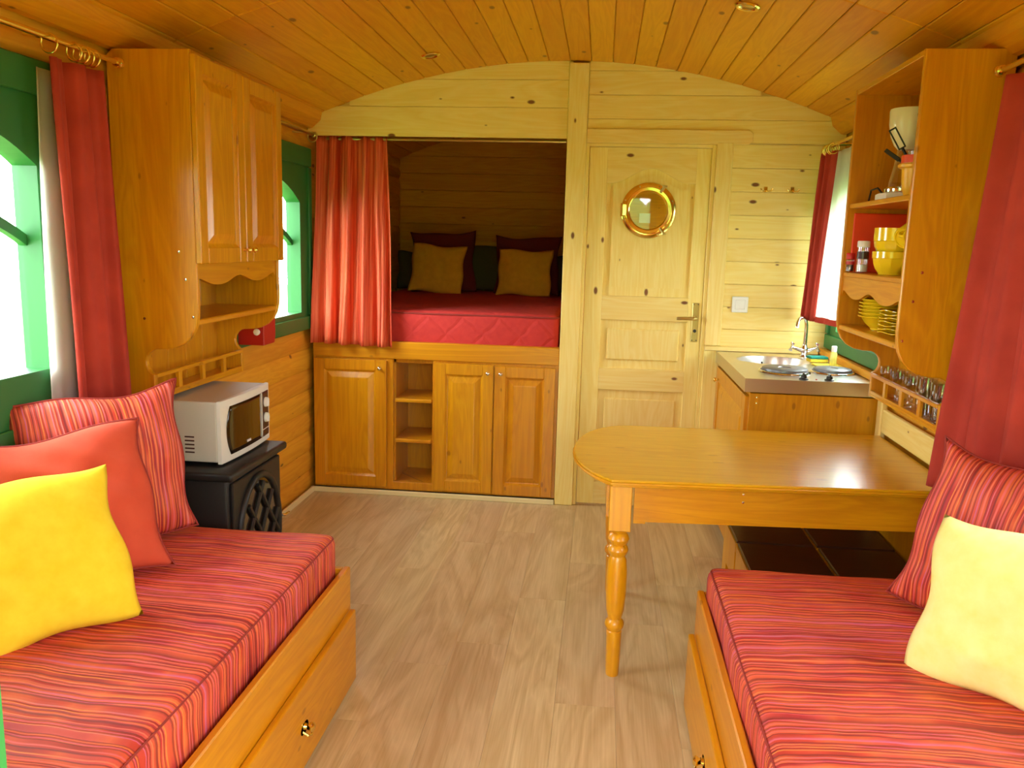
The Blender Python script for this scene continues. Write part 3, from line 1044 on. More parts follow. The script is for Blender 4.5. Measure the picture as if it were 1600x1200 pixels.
# left near window
ZR = 1.965
rod('curtain_rod', 'long brass curtain rod above the near left window', (-1.545, .75, ZR), (-1.545, 2.585, ZR + .01), [.825, .885, .903, .918, .932], (1,), brackets=((.83, (-1.625, 2.27, ZR + .02)), (.1, (-1.625, .93, ZR))))
c1 = curtain('long_curtain', (-1.555, 2.275, 1.925), (-1.545, 2.53, 1.93), (-1.550, 2.30, .56), (-1.540, 2.60, .56), (.026, -.006, 0), 2.6, 'curtain_cloth', 2)
tag(c1, 'long rust red curtain hanging beside the near left window', 'curtain')
curtain('lining', (-1.603, 2.28, 1.90), (-1.603, 2.45, 1.90), (-1.600, 2.235, .56), (-1.600, 2.50, .56), (.003, 0, 0), 2, 'lining_cloth', 4, parent=c1)
# second left window (by the bunk)
rod('curtain_rod', 'short dark brass curtain rod above the window by the bunk', (-1.555, 3.50, 1.985), (-1.555, 4.415, 1.985), [.985], (1,), mat='old_brass', brackets=((.93, (-1.625, 4.30, 1.985)),))
# bunk opening curtain
rod('curtain_rod', 'thin rod behind the lintel carrying the bunk curtain', (XL + .02, YP + .055, 1.985), (-.225, YP + .055, 1.985), [], (), mat='old_brass')
cb = curtain('bunk_curtain', (XL + .045, YP + .040, 1.997), (-1.195, YP + .045, 1.997), (XL + .035, YP - .062, .872), (-1.140, YP - .050, .858), (.0, .030, 0), 4.6, 'stripe_curtain', 5, nu=160)
tag(cb, 'striped orange red curtain drawn aside at the left of the bunk', 'curtain')
# curtain inside the bunk
rod('curtain_rod', 'brass curtain rod inside the bunk on its left wall', (-1.555, 5.0, 1.80), (-1.555, 5.86, 1.80), [.90, .96], (1,))
ci = curtain('bunk_side_curtain', (-1.575, 5.25, 1.775), (-1.560, 5.83, 1.775), (-1.575, 5.25, 1.10), (-1.560, 5.86, 1.10), (.02, 0, 0), 6, 'curtain_cloth', 9)
tag(ci, 'dark red curtain inside the bunk, half hidden by the drawn one', 'curtain')
# kitchen window curtain
rod('curtain_rod', 'short brass curtain rod over the kitchen window', (1.085, 3.62, 1.955), (1.085, 4.44, 1.955), [.84, .88, .92, .95, .975, .99], (1,), brackets=((.80, (1.19, 4.28, 1.955)),))
ck = curtain('kitchen_curtain', (1.065, 4.440, 1.925), (1.105, 4.30, 1.93), (1.048, 4.475, 1.094), (1.085, 4.37, 1.092), (.016, .006, 0), 2.6, 'curtain_cloth', 12)
tag(ck, 'rust red kitchen curtain with a white lining beside the sink window', 'curtain')
curtain('lining', (1.112, 4.32, 1.925), (1.112, 4.10, 1.925), (1.088, 4.37, 1.118), (1.125, 3.98, 1.125), (.006, 0, 0), 2, 'lining_cloth', 14, parent=ck)
curtain('hem', (1.088, 4.37, 1.119), (1.125, 3.98, 1.126), (1.087, 4.37, 1.090), (1.122, 3.98, 1.095), (.006, 0, 0), 2, 'curtain_cloth', 14, nv=4, parent=ck)
# near right window
rod('curtain_rod', 'long brass curtain rod above the near right window', (1.115, .75, 1.975), (1.115, 2.645, 1.975), [.82, .86, .90], (1,), brackets=((.88, (1.19, 2.42, 1.975)),))
cr = curtain('long_curtain', (1.11, 2.555, 1.94), (1.13, 1.95, 1.94), (1.095, 2.700, .725), (1.13, 1.95, .725), (.032, 0, 0), 4.0, 'curtain_cloth', 21, bulge=None)
tag(cr, 'long rust red curtain at the right edge behind the yellow cushion', 'curtain')


# ---------------------------------------------------------------- wall cupboards
def cup_profile(ztop):
    pts = [(0, .880), (.115, .880), (.115, .972)]
    # rounded bay
    cx, cz, r = .134, 1.016, .046
    for k in range(9):
        a_ = math.radians(250 - 150 * k / 8)
        pts.append((cx + r * math.cos(a_), cz + r * math.sin(a_)))
    # belly up to the front edge
    pts += [(.165, 1.063), (.200, 1.070), (.232, 1.086), (.256, 1.110), (.271, 1.140), (.278, 1.172), (.280, 1.205)]
    pts += [(.280, ztop), (.02, ztop), (0, ztop - .02)]
    return pts


def scallop(y0, y1, ztop, zbot, n=2, depth=.028):
    """valance outline (y, z): flat top, scalloped lower edge"""
    pts = []
    K = 48
    for k in range(K + 1):
        u = k / K
        q = (u * n) % 1.0 if k < K else 1.0
        s_ = .5 - .5 * math.cos(2 * PI * q)
        bump_ = .35 * (.5 - .5 * math.cos(4 * PI * q))
        pts.append((y0 + (y1 - y0) * u, zbot + depth * (1 - s_) * (1 if 0 < u < 1 else .3) - depth * bump_ * .3))
    return pts + [(y1, ztop), (y0, ztop)]


def wall_cupboard(side):
    L = side == 'L'
    X = (XL + .012) if L else (XR - .012)
    s_ = 1 if L else -1           # direction into the room
    Y0, Y1 = (2.650, 3.365) if L else (2.725, 3.430)
    root = thing('wall_cupboard', 'tall honey wood wall cupboard with two panelled doors above the microwave' if L else 'open honey wood wall shelf unit holding yellow crockery above the table', 'cupboard' if L else 'shelf unit')
    P = lambda d: X + s_ * d * (1.0 if L else .93)

    def bx(d0, d1, y0, y1, z0, z1, bev=.002):
        a_, b_ = P(d0), P(d1)
        return MB().box(min(a_, b_), max(a_, b_), y0, y1, z0, z1, bev)
    TH = .020
    ztop = 2.030 if L else 2.052
    prof = [(P(d), z) for d, z in cup_profile(ztop)]
    for y in (Y0, Y1 - TH):
        sd = MB().prism(prof, y, y + TH, 'xz', .004).obj('side_panel', 'honey_z', root)
        if y == Y0:
            for (d, z) in ((.240, 1.30), (.262, 1.175), (.09, 1.165), (.10, .905), (.22, 1.39)):
                MB().lathe([(0, .0014), (.0045, .0008), (.005, 0)], 10, Matrix.Translation((P(d), y, z)) @ Matrix.Rotation(PI / 2, 4, 'X')).obj('screw', 'chrome', sd)
    # back boards
    ybs = [Y0 + TH + (Y1 - Y0 - 2 * TH) * k / 5 for k in range(6)]
    for a_, b_ in zip(ybs, ybs[1:]):
        bx(0.0, .010, a_ + .0005, b_ - .0005, .885, ztop - .02, .001).obj('back_board', 'honey_z', root)
    bx(.025, .279, Y0 + TH, Y1 - TH, ztop - .018, ztop).obj('top_panel', 'honey_y', root)
    bx(.010, .270, Y0 + TH, Y1 - TH, 1.145, 1.165, .004).obj('shelf', 'honey_y', root)
    bx(.010, .270, Y0 + TH, Y1 - TH, 1.352, 1.370, .003).obj('shelf', 'honey_y', root)
    if not L:
        bx(.010, .270, Y0 + TH, Y1 - TH, 1.612, 1.630, .003).obj('shelf', 'honey_y', root)
    # scalloped valance below the second shelf
    xa, xb = P(.252), P(.268)
    MB().prism(scallop(Y0 + TH, Y1 - TH, 1.352, 1.272 if not L else 1.276), min(xa, xb), max(xa, xb), 'yz').obj('valance', 'honey_y', root)
    # plate rack at the bottom
    bx(.010, .115, Y0 + TH, Y1 - TH, .882, .893, .002).obj('rack_floor', 'honey_y', root)
    bx(.103, .115, Y0 + TH, Y1 - TH, .891, .905, .002).obj('rack_rail', 'honey_y', root)
    bx(.101, .117, Y0 + TH, Y1 - TH, .960, .974, .002).obj('rack_rail', 'honey_y', root)
    for k in range(1, 4):
        yy = Y0 + (Y1 - Y0) * k / 4
        bx(.103, .115, yy - .012, yy + .012, .903, .962, .001).obj('rack_divider', 'honey_z', root)
    if L:
        w = (Y1 - Y0 + .004) / 2 - .002
        panel_door(root, w, .664, (P(.280), Y0 - .002, 1.352), PI / 2, (w - .022, .045), st=.055)
        panel_door(root, w, .664, (P(.280), Y0 + w + .002, 1.352), PI / 2, (.022, .045), st=.055)
    return root


wall_cupboard('L')
wall_cupboard('R')

# small red box with a white knob under the left cupboard
rb = thing('red_box', 'small red wall box with a white dial at the left wall under the cupboard', 'box', (-1.545, 3.60, .968))
MB().prism([(-.06, 0), (.06, 0), (.075, .03), (.075, .135), (-.035, .135), (-.06, .10)], -.072, .060, 'yz', .004).obj('case', 'red_paint', rb)
MB().lathe([(.014, 0), (.015, .008), (.010, .012), (0, .012)], 16, Matrix.Translation((.03, -.062, .06)) @ Matrix.Rotation(PI / 2, 4, 'X')).obj('dial', 'white_plastic', rb, 40)

# ---------------------------------------------------------------- stove and microwave
st = thing('stove', 'black cast iron stove beneath the microwave by the left wall', 'stove', (-1.44, 2.93, 0))
SX0, SX1, SY0, SY1 = -.17, .165, -.245, .225
m = MB()
m.box(SX0, SX1, SY0, SY1, .08, .600, .012, 2)
m.box(SX0 - .0, SX1 + .012, SY0 - .01, SY1 + .01, .07, .10, .006)
m.obj('body', 'black_iron', st, 40)
MB().box(SX0 - .005, SX1 + .030, SY0 - .022, SY1 + .025, .600, .632, .012, 3).obj('top_plate', 'black_iron', st, 40)
for (a_, b_) in ((SX0 + .03, SY0 + .03), (SX1 - .03, SY0 + .03), (SX0 + .03, SY1 - .03), (SX1 - .03, SY1 - .03)):
    MB().lathe([(.022, 0), (.018, .03), (.026, .08)], 12, Matrix.Translation((a_, b_, 0))).obj('leg', 'black_iron', st, 40)
# door: arched frame with crossed bars in front of dark glass, facing the room (+x)
DRM = Matrix.Translation((SX1, -.01, 0))
N = 28
el = [(.185 * math.cos(2 * PI * k / N), .335 + .225 * math.sin(2 * PI * k / N)) for k in range(N)]
sd = MB().box(SX1, SX1 + .014, -.225, .205, .115, .585, .004).obj('fire_door', 'black_iron', st)
MB().tube([(SX1 + .016, -.01 + p[0], p[1]) for p in el], .014, 10, True).obj('arch_frame', 'black_iron', sd, True)
MB().prism([(-.01 + p[0] * .95, p[1] * 1.0) for p in el], SX1 + .012, SX1 + .0165, 'yz').obj('fire_glass', 'black_glass', sd)
for s2 in (-1, 1):
    for o_ in (-.16, 0.0, .16):
        pts = []
        for k in range(15):
            q = -1 + 2 * k / 14
            yy, zz = q * .19, .335 + s2 * q * .24 + o_
            if (yy / .185) ** 2 + ((zz - .335) / .225) ** 2 < 1.0:
                pts.append((SX1 + .022, -.01 + yy, zz))
        if len(pts) > 2:
            MB().tube(pts, .009, 8).obj('lattice_bar', 'black_iron', sd, 40)
MB().tube([(SX1 + .012, .195, .335), (SX1 + .034, .200, .335), (SX1 + .040, .225, .337)], .006, 8).obj('handle', 'chrome', sd, 40)

mw = thing('microwave', 'white microwave oven standing on the black stove', 'microwave', (-1.455, 2.965, .634))
MX0, MX1, MY0, MY1, MH = -.155, .120, -.215, .215, .232
MB().box(MX0, MX1, MY0, MY1, .012, MH, .006, 2).obj('case', 'grey_enamel', mw)
# front bezel with a slight bow
bez = []
K = 16
for k in range(K + 1):
    u = -1 + 2 * k / K
    bez.append((MX1 + .026 - .012 * u * u, MY0 + (MY1 - MY0) * k / K))
MB().prism([(MX1, MY1), (MX1, MY0)] + bez, .006, MH + .003, 'xy', .004).obj('front_bezel', 'white_enamel', mw)
fx = lambda y: MX1 + .026 - .012 * ((y - (MY0 + MY1) / 2) / ((MY1 - MY0) / 2)) ** 2


def front_patch(ya, yb, za, zb_, nm, mat, parent, off=.0015, bow=0.0, lab=None):
    def pos(u, v):
        z = za + (zb_ - za) * v
        lft = ya + bow * (2 * v - 1) ** 2
        y = lft + (yb - lft) * u
        return (fx(y) + off, y, z)
    o = MB().grid(14, 10, pos).obj(nm, mat, parent, True, label=lab)
    md = o.modifiers.new('thickness', 'SOLIDIFY')
    md.thickness = .003
    md.offset = 0
    return o


dg = front_patch(MY0 + .036, .118, .030, .208, 'door_glass', 'black_glass', mw, .001, .026)
cp_ = front_patch(.126, .200, .030, .208, 'control_panel', 'dark_panel', mw, .001)
front_patch(.1215, .1245, .030, .208, 'trim_line', 'white_enamel', mw, .002)
front_patch(.126, .198, .058, .0605, 'panel_line', 'white_enamel', cp_, .003)
for zz in (.165, .103):
    MB().lathe([(.020, 0), (.019, .010), (.016, .013), (0, .013)], 20, Matrix.Translation((fx(.163), .163, zz)) @ Matrix.Rotation(PI / 2, 4, 'Y')).box(fx(.163) + .012, fx(.163) + .018, .160, .166, zz - .016, zz + .016, .001).obj('dial', 'white_plastic', cp_, 40)
for k in range(4):   # brand mark: four small pale letters
    front_patch(-.030 + k * .008, -.0245 + k * .008, .048, .056, 'letter', 'white_enamel', dg, .0035)
for col in range(3):
    for row in range(5 if col else 3):
        MB().box(-.105 + col * .052, -.070 + col * .052, MY0 - .0012, MY0 + .001, .045 + row * .014, .050 + row * .014).obj('vent_slot', 'dark_panel', mw)
for (a_, b_) in ((MX0 + .03, MY0 + .03), (MX1 - .01, MY0 + .03), (MX0 + .03, MY1 - .03), (MX1 - .01, MY1 - .03)):
    MB().lathe([(0, 0), (.012, 0), (.012, .014)], 10, Matrix.Translation((a_, b_, -.001))).obj('foot', 'black_plastic', mw)


# ---------------------------------------------------------------- the two sofa beds
def pull(parent, loc, rz):
    p = MB().prism([(.030 * math.cos(2 * PI * k / 20), .018 * math.sin(2 * PI * k / 20)) for k in range(20)], 0, .004, 'xz', .001).obj('pull_plate', 'brass', parent, loc=loc, rot=(0, 0, rz))
    MB().lathe([(.010, 0), (.007, .008), (.012, .016), (.014, .022), (.008, .028), (0, .029)], 16, Matrix.Translation((0, 0, .004)) @ Matrix.Rotation(PI / 2, 4, 'X')).obj('pull_knob', 'brass', p, 50)
    MB().tube([(-.022, -.003, 0), (-.020, -.016, -.010), (0, -.020, -.018), (.020, -.016, -.010), (.022, -.003, 0)], .003, 8).obj('drop_handle', 'brass', p, 40)


def sofa_bed(side):
    L = side == 'L'
    if L:
        xb, xf = XL + .014, -.775       # back, front
        s_ = 1
        y1 = 2.50
        mt, mx = .510, -.812
        lab = 'honey wood storage bench of the left sofa bed with drawers'
    else:
        xb, xf = XR - .014, .335
        s_ = -1
        y1 = 2.50
        mt, mx = .485, .360
        lab = 'honey wood storage bench of the right sofa bed with drawers'
    y0 = .53
    root = thing('storage_bench', lab, 'bench')

    def bx(xa, xb_, *r, **k):
        return MB().box(min(xa, xb_), max(xa, xb_), *r, **k)
    bx(xb, xf - s_ * .022, y0, y1 - .02, .02, .24).obj('body', 'honey_y', root)
    bx(xf, xf - s_ * .022, y0, y1, .250, .398, bev=.004).obj('front_rail', 'honey_y', root)
    bx(xb, xf - s_ * .022, y1 - .022, y1, .02, .395, bev=.003).obj('end_panel', 'honey_z', root)
    bx(xb, xf - s_ * .022, y0, y1 - .022, .23, .33).obj('slat_base', 'honey_y', root)
    for (a_, b_) in ((1.53, 2.492), (.54, 1.522)):
        d = bx(xf + s_ * .020, xf - s_ * .0, a_, b_, .012, .256, bev=.005, seg=2).obj('drawer', 'honey_y', root)
        pull(d, (xf + s_ * .020, (a_ + b_) / 2, .130), PI / 2 if L else -PI / 2)
    me = mattress_mesh(min(xb, mx), max(xb, mx), y0 + .01, y1 - .012, .331, mt, 'stripe_y', .030, .016, .004, 11 if L else 12)
    o = tag(link('mattress', me), 'red and orange striped mattress on the %s bench' % ('left' if L else 'right'), 'mattress')
    MB().tube(rect_loop(min(xb, mx) + .006, max(xb, mx) - .006, y0 + .016, y1 - .018, mt - .008, .03), .0024, 6, True).obj('piping', 'piping_red', o, True)


sofa_bed('L')
sofa_bed('R')

pillow('striped_cushion', 'large red striped cushion on the left bench against the window curtain', .47, .47, .17, 'stripe_pillow', (-1.405, 2.235, .520), R(46), R(9), 'cushion', R(-3), 21, .055, 'red striped cushions', 'piping_red', 1.6)
pillow('coral_cushion', 'plain coral cushion between the striped and the yellow cushion', .47, .43, .16, 'coral_cloth', (-1.320, 1.925, .522), R(43), R(24), 'cushion', R(-5), 22, .045, None, 'piping_red', 1.3)
pillow('yellow_cushion', 'bright yellow cushion in front on the left bench', .42, .39, .15, 'yellow_cloth', (-1.215, 1.655, .522), R(48), R(30), 'cushion', R(-4), 23, .022, None, None, 1.3)
pillow('striped_cushion', 'large red striped cushion on the right bench against the long curtain', .44, .46, .17, 'stripe_pillow', (.978, 2.130, .485), R(-44), R(10), 'cushion', R(9), 24, .055, 'red striped cushions', 'piping_red', 1.6)
pillow('overexposed_yellow_cushion', 'yellow cushion with overexposure put into its colour, at the right edge on the right bench', .42, .375, .15, 'overexposed_yellow_cloth', (.895, 1.765, .487), R(-44), R(16), 'cushion', R(1), 25, .020, None, None, 1.3)

# ---------------------------------------------------------------- table
tb = thing('dining_table', 'honey wood table with a bowed end and turned legs by the right bench', 'table', (0, 0, 0))


def bez3(p0, p1, p2, n):
    return [((1 - t_) ** 2 * p0[0] + 2 * t_ * (1 - t_) * p1[0] + t_ * t_ * p2[0], (1 - t_) ** 2 * p0[1] + 2 * t_ * (1 - t_) * p1[1] + t_ * t_ * p2[1]) for t_ in [k / n for k in range(n + 1)]]


def outline(e):
    end = bez3((.115 + e, 3.460 - e), (-.06 + e, 3.40 - e), (-.083 + e, 3.05), 10) + bez3((-.083 + e, 3.05), (-.085 + e, 2.76 + e), (.055 + e * .6, 2.610 + e), 10)[1:]
    return end + [(1.165, 2.685 + e), (1.165, 3.500 - e)]


MB().prism(outline(.004), .695, .704, 'xy', .003).obj('tabletop', 'table_x', tb)
MB().prism(outline(0), .686, .6955, 'xy', .0035).obj('edge_moulding', 'table_x', tb)
MB().prism(outline(.010), .678, .6865, 'xy', .003).obj('edge_moulding', 'table_x', tb)
ap = MB()
ap.prism([(.135, 2.672), (1.150, 2.745), (1.150, 2.767), (.135, 2.694)], .548, .679, 'xy')
ap.prism([(.135, 2.672), (.175, 2.675), (.175, 2.697), (.135, 2.694)], .542, .56, 'xy')
ap.obj('apron', 'honey_x', tb)
ap = MB()
ap.box(.135, 1.150, 3.36, 3.382, .548, .679)
ap.obj('apron', 'honey_x', tb)
MB().box(.045, .067, 2.71, 3.33, .548, .679).obj('apron', 'honey_y', tb)
legp = [(.0, 0), (.021, 0), (.023, .01), (.025, .12), (.026, .160), (.023, .164), (.031, .176), (.033, .186), (.031, .196), (.023, .206), (.024, .214), (.030, .235), (.034, .30), (.034, .37), (.030, .415), (.024, .428), (.031, .438), (.035, .450), (.031, .463), (.025, .468), (.031, .475), (.036, .489), (.031, .503), (.024, .509), (.030, .516), (.036, .525)]
lg = MB().lathe(legp, 24).box(-.036, .036, -.036, .036, .523, .679, .002).mesh('leg', 'honey_z', 35)
link('leg', lg, tb, (.090, 2.672, 0))
link('leg', lg, tb, (.090, 3.37, 0))
MB().box(1.137, 1.162, 2.80, 3.34, .0, .679).obj('wall_support', 'honey_z', tb)
for zz in (.655, .628):
    MB().lathe([(0, .0014), (.004, .0008), (.0045, 0)], 10, Matrix.Translation((.49, 2.697, zz)) @ Matrix.Rotation(PI / 2, 4, 'X')).obj('screw', 'chrome', tb)

# four low stools pushed together under the table
k = 0
for (sx, sy_, lab) in ((.543, 2.775, 'near left'), (.838, 2.780, 'near right'), (.543, 3.072, 'far left'), (.838, 3.077, 'far right')):
    s0 = thing('stool', 'low stool with a dark brown top under the table, %s of four' % lab, 'stool', (sx, sy_, 0), (0, 0, 0), 'stools under the table')
    w, d, h = .290, .290, .360
    MB().box(.004, w - .004, .004, d - .004, h - .012, h, .004).obj('seat', 'darkwood', s0)
    for yy in (0.0, d - .018):
        MB().box(0, w, yy, yy + .018, h - .045, h - .010, .003).obj('seat_rail', 'honey_x', s0)
    for xx in (0.0, w - .022):
        MB().prism([(.0, 0), (.06, 0), (.10, .20), (d - .10, .20), (d - .06, 0), (d, 0), (d - .01, h - .012), (.01, h - .012)], xx, xx + .022, 'yz').obj('side_board', 'honey_z', s0)

# ---------------------------------------------------------------- kitchen unit
ku = thing('kitchen_cabinet', 'honey wood kitchen base cabinet below the steel sink', 'cabinet')
KX0, KX1, KY0, KY1, KZ = .622, XR - .013, 3.585, YP - .003, .905
MB().box(KX0 + .03, KX1, KY0 + .018, KY1, .06, .842).obj('body', 'honey_z', ku)
MB().box(KX0 + .024, KX1, KY0, KY0 + .018, .0, .842, .002).obj('end_panel', 'honey_z', ku)
for zz in (.825, .800):
    MB().lathe([(0, .0014), (.004, .0008), (.0045, 0)], 10, Matrix.Translation((KX0 + .055, KY0, zz)) @ Matrix.Rotation(PI / 2, 4, 'X')).obj('screw', 'chrome', ku)
panel_door(ku, .915, .750, (KX0 + .028, KY1 - .012, .075), -PI / 2, (.100, .690), knob_mat='brass', st=.075)
# steel hob-and-sink top: rim, deck with the sink hole, bowl
ct = thing('sink_worktop', 'stainless steel worktop with round sink and two hot plates', 'worktop')
SC, SR = (.865, 4.245), .178
SO = .165    # y radius
m = MB()
n = 64
t_ = bmesh.new()


def rect_hit(c, a_, x0, x1, y0, y1):
    dx, dy = math.cos(a_), math.sin(a_)
    tx = ((x1 if dx > 0 else x0) - c[0]) / dx if abs(dx) > 1e-9 else 1e9
    ty = ((y1 if dy > 0 else y0) - c[1]) / dy if abs(dy) > 1e-9 else 1e9
    q_ = min(tx, ty)
    return c[0] + dx * q_, c[1] + dy * q_


corner = [math.atan2(yy - SC[1], xx - SC[0]) for xx in (KX0, KX1) for yy in (KY0, KY1)]
angs = sorted([2 * PI * k / n - PI for k in range(n)] + corner)
rows = []
for a_ in angs:
    ox, oy = rect_hit(SC, a_, KX0, KX1, KY0, KY1)
    row = [t_.verts.new((ox, oy, KZ - .058)), t_.verts.new((ox, oy, KZ)), t_.verts.new((SC[0] + (ox - SC[0]) * .94, SC[1] + (oy - SC[1]) * .94, KZ - .0005))]
    for (f_, dz) in ((1.05, -.001), (1.0, -.004), (.96, -.03), (.90, -.12), (.80, -.145), (.4, -.150), (.15, -.152)):
        row.append(t_.verts.new((SC[0] + SR * f_ * math.cos(a_), SC[1] + SO * f_ * math.sin(a_), KZ + dz)))
    rows.append(row)
for k in range(len(rows)):
    A, B = rows[k], rows[(k + 1) % len(rows)]
    for j in range(len(A) - 1):
        t_.faces.new((A[j], B[j], B[j + 1], A[j + 1]))
t_.faces.new([r_[-1] for r_ in rows])
bmesh.ops.recalc_face_normals(t_, faces=t_.faces)
m._merge(t_)
m.obj('steel_deck', 'steel', ct, 35)
plates = []
for (hx, hy, hr) in ((.835, 3.835, .098), (1.055, 3.875, .082)):
    hb = MB().lathe([(hr + .012, 0), (hr + .010, .006), (hr + .002, .008), (hr + .001, .018), (hr - .004, .021), (hr * .3, .021), (hr * .28, .018), (0, .018)], 40, Matrix.Translation((hx, hy, KZ - .001))).obj('hot_plate', 'hob_iron', ct, 40)
    MB().lathe([(hr + .016, 0), (hr + .014, .005), (hr + .008, .007), (hr + .008, 0)], 40, Matrix.Translation((hx, hy, KZ))).obj('plate_ring', 'chrome', hb, 40)
for kx in (.872, .978):
    kn = MB().lathe([(.020, 0), (.019, .004), (.013, .006), (.012, .018), (0, .019)], 18, Matrix.Translation((kx, 3.625, KZ))).box(kx - .003, kx + .003, 3.608, 3.642, KZ + .016, KZ + .026, .001).obj('control_knob', 'black_plastic', ct, 40)
MB().lathe([(.004, 0), (.004, .003), (0, .004)], 10, Matrix.Translation((.925, 3.625, KZ))).obj('indicator_light', 'red_cap', ct)
for k in range(5):
    a_ = 2 * PI * k / 5
    MB().lathe([(0, .001), (.006, .001), (.006, 0)], 10, Matrix.Translation((SC[0] - .03 + .018 * math.cos(a_), SC[1] + SO * .945, KZ - .055 + .018 * math.sin(a_))) @ Matrix.Rotation(PI / 2, 4, 'X')).obj('overflow_hole', 'black_plastic', ct)
# wooden backsplash strip along the wall
struct(MB().box(XR - .045, XR - .012, KY0, KY1, KZ + .001, KZ + .035, .004).obj('trim_6', 'wall_y'), 'wooden strip along the back of the steel worktop')
struct(MB().box(.556, XR - .05, YP - .022, YP - .004, KZ + .001, KZ + .025, .003).obj('trim_7', 'pine_x'), 'pale strip where the worktop meets the far boards')

# mixer tap
tp = thing('mixer_tap', 'chrome swan neck mixer tap with two cross handles behind the sink', 'tap', (1.055, 4.425, KZ))
MB().lathe([(.024, 0), (.022, .006), (.015, .010), (.016, .024), (.020, .030), (.020, .042), (.014, .050), (.012, .062), (0, .063)], 24).obj('body', 'chrome', tp, 40)
sw_ = [(0, 0, .05), (0, -.002, .12), (-.002, -.008, .165), (-.012, -.022, .196), (-.030, -.040, .208), (-.050, -.058, .200), (-.060, -.068, .180), (-.062, -.070, .155)]
MB().tube(sw_, .009, 14, radii=[.011, .010, .0095, .009, .009, .009, .009, .0095]).obj('spout', 'chrome', tp, 50)
for s2 in (-1, 1):
    MB().tube([(s2 * .012, 0, .032), (s2 * .050, 0, .044)], .009, 12, radii=[.012, .008]).obj('arm', 'chrome', tp, 40)
    hd = MB().tube([(s2 * .046, 0, .042), (s2 * .066, 0, .049)], .008, 12).obj('cross_handle', 'chrome', tp, 40)
    cx, cz = s2 * .066, .049
    for k in range(4):
        a_ = PI / 4 + PI / 2 * k
        dv = Vector((-s2 * .25 * math.sin(a_), math.cos(a_), math.sin(a_))).normalized() * .026
        MB().tube([(cx, 0, cz), (cx + dv.x * .6, dv.y * .6, cz + dv.z * .6), (cx + dv.x, dv.y, cz + dv.z)], .004, 8, radii=[.004, .004, .007]).obj('spoke', 'chrome', hd, 50)

# soap bottle, sponges, cloth on the sink edge
sb = thing('soap_bottle', 'small yellow washing up bottle with a white cap by the tap', 'bottle', (1.105, 4.06, KZ + .006))
MB().lathe([(0, 0), (.014, 0), (.016, .003), (.016, .058), (.012, .066), (.010, .070)], 18).obj('bottle_body', 'soap', sb, 40)
MB().lathe([(.012, .068), (.0125, .070), (.0125, .092), (.010, .094), (0, .094)], 18).obj('cap', 'white_plastic', sb, 40)
tag(MB().box(-.065, .065, -.075, .055, 0, .005, .002).obj('yellow_cloth', 'yellow_sponge', None, loc=(1.095, 4.08, KZ + .0005), rot=(0, 0, .2)), 'folded yellow dish cloth under the soap bottle', 'cloth')
sg = thing('sponge', 'teal and yellow scouring sponge beside the soap bottle', 'sponge', (1.075, 4.235, KZ), (0, 0, .15))
MB().box(-.045, .045, -.03, .03, 0, .016, .003).obj('foam', 'yellow_sponge', sg)
MB().box(-.045, .045, -.03, .03, .016, .028, .003).obj('scourer', 'teal_sponge', sg)


# ---------------------------------------------------------------- things in the right shelf unit
def place(o, loc, rz=0.0, lab=None, cat=None, grp=None):
    o.location = loc
    o.rotation_euler = (0, 0, rz)
    if o.name.startswith('faceted'):
        o.scale = (1.18, 1.18, 1.12)
    return tag(o, lab, cat, grp) if lab else o


before_shelf = set(bpy.data.objects)
# bottom shelf: deep bowls and plates
ZS = 1.1655
bowl_me = MB().lathe([(0, .003), (.034, .003), (.036, 0), (.040, 0), (.041, .006), (.060, .022), (.076, .044), (.086, .048), (.087, .051), (.078, .049), (.058, .026), (.038, .010), (0, .008)], 36).mesh('deep_plate', 'yellow_ceramic', 40)
for k in range(6):
    lab = ['lowest yellow deep plate in the left stack on the bottom shelf', 'second yellow deep plate from below in the left shelf stack', 'third yellow deep plate from below in the left shelf stack', 'fourth yellow deep plate from below in the left shelf stack', 'fifth yellow deep plate from below in the left shelf stack', 'topmost yellow deep plate in the left stack on the bottom shelf'][k]
    place(link('deep_plate', bowl_me), (1.085, 3.33, ZS + .0125 * k), .3 * k, lab, 'plate', 'stack of yellow deep plates')


def wavy(r0, z0):
    t2 = bmesh.new()
    n = 48
    prof = [(0, 0), (.045, 0), (.050, .002), (.066, .008), (.083, .012), (.083, .0145), (.064, .0115), (.046, .004), (0, .003)]
    rings = []
    for i, (r, z) in enumerate(prof):
        if r == 0:
            rings.append([t2.verts.new((0, 0, z))])
            continue
        rings.append([t2.verts.new((r * math.cos(2 * PI * k / n), r * math.sin(2 * PI * k / n), z + (.0022 * math.sin(12 * PI * k / n) if r > .06 else 0))) for k in range(n)])
    for A, B in zip(rings, rings[1:]):
        for k in range(n):
            k2 = (k + 1) % n
            if len(A) == 1:
                t2.faces.new((A[0], B[k], B[k2]))
            elif len(B) == 1:
                t2.faces.new((A[k], A[k2], B[0]))
            else:
                t2.faces.new((A[k], A[k2], B[k2], B[k]))
    bmesh.ops.recalc_face_normals(t2, faces=t2.faces)
    return t2


pl_me = MB()._merge(wavy(0, 0)).mesh('plate', 'yellow_ceramic', 40)
ords = ['lowest', 'second', 'third', 'fourth', 'fifth', 'sixth', 'topmost']
for k in range(7):
    place(link('plate', pl_me), (1.085, 3.105, ZS + .0125 * k), .37 * k, ('%s yellow wavy rimmed plate in the right stack on the bottom shelf' % ords[k]) if k in (0, 6) else '%s yellow wavy plate from below in the right shelf stack' % ords[k], 'plate', 'stack of yellow wavy plates')

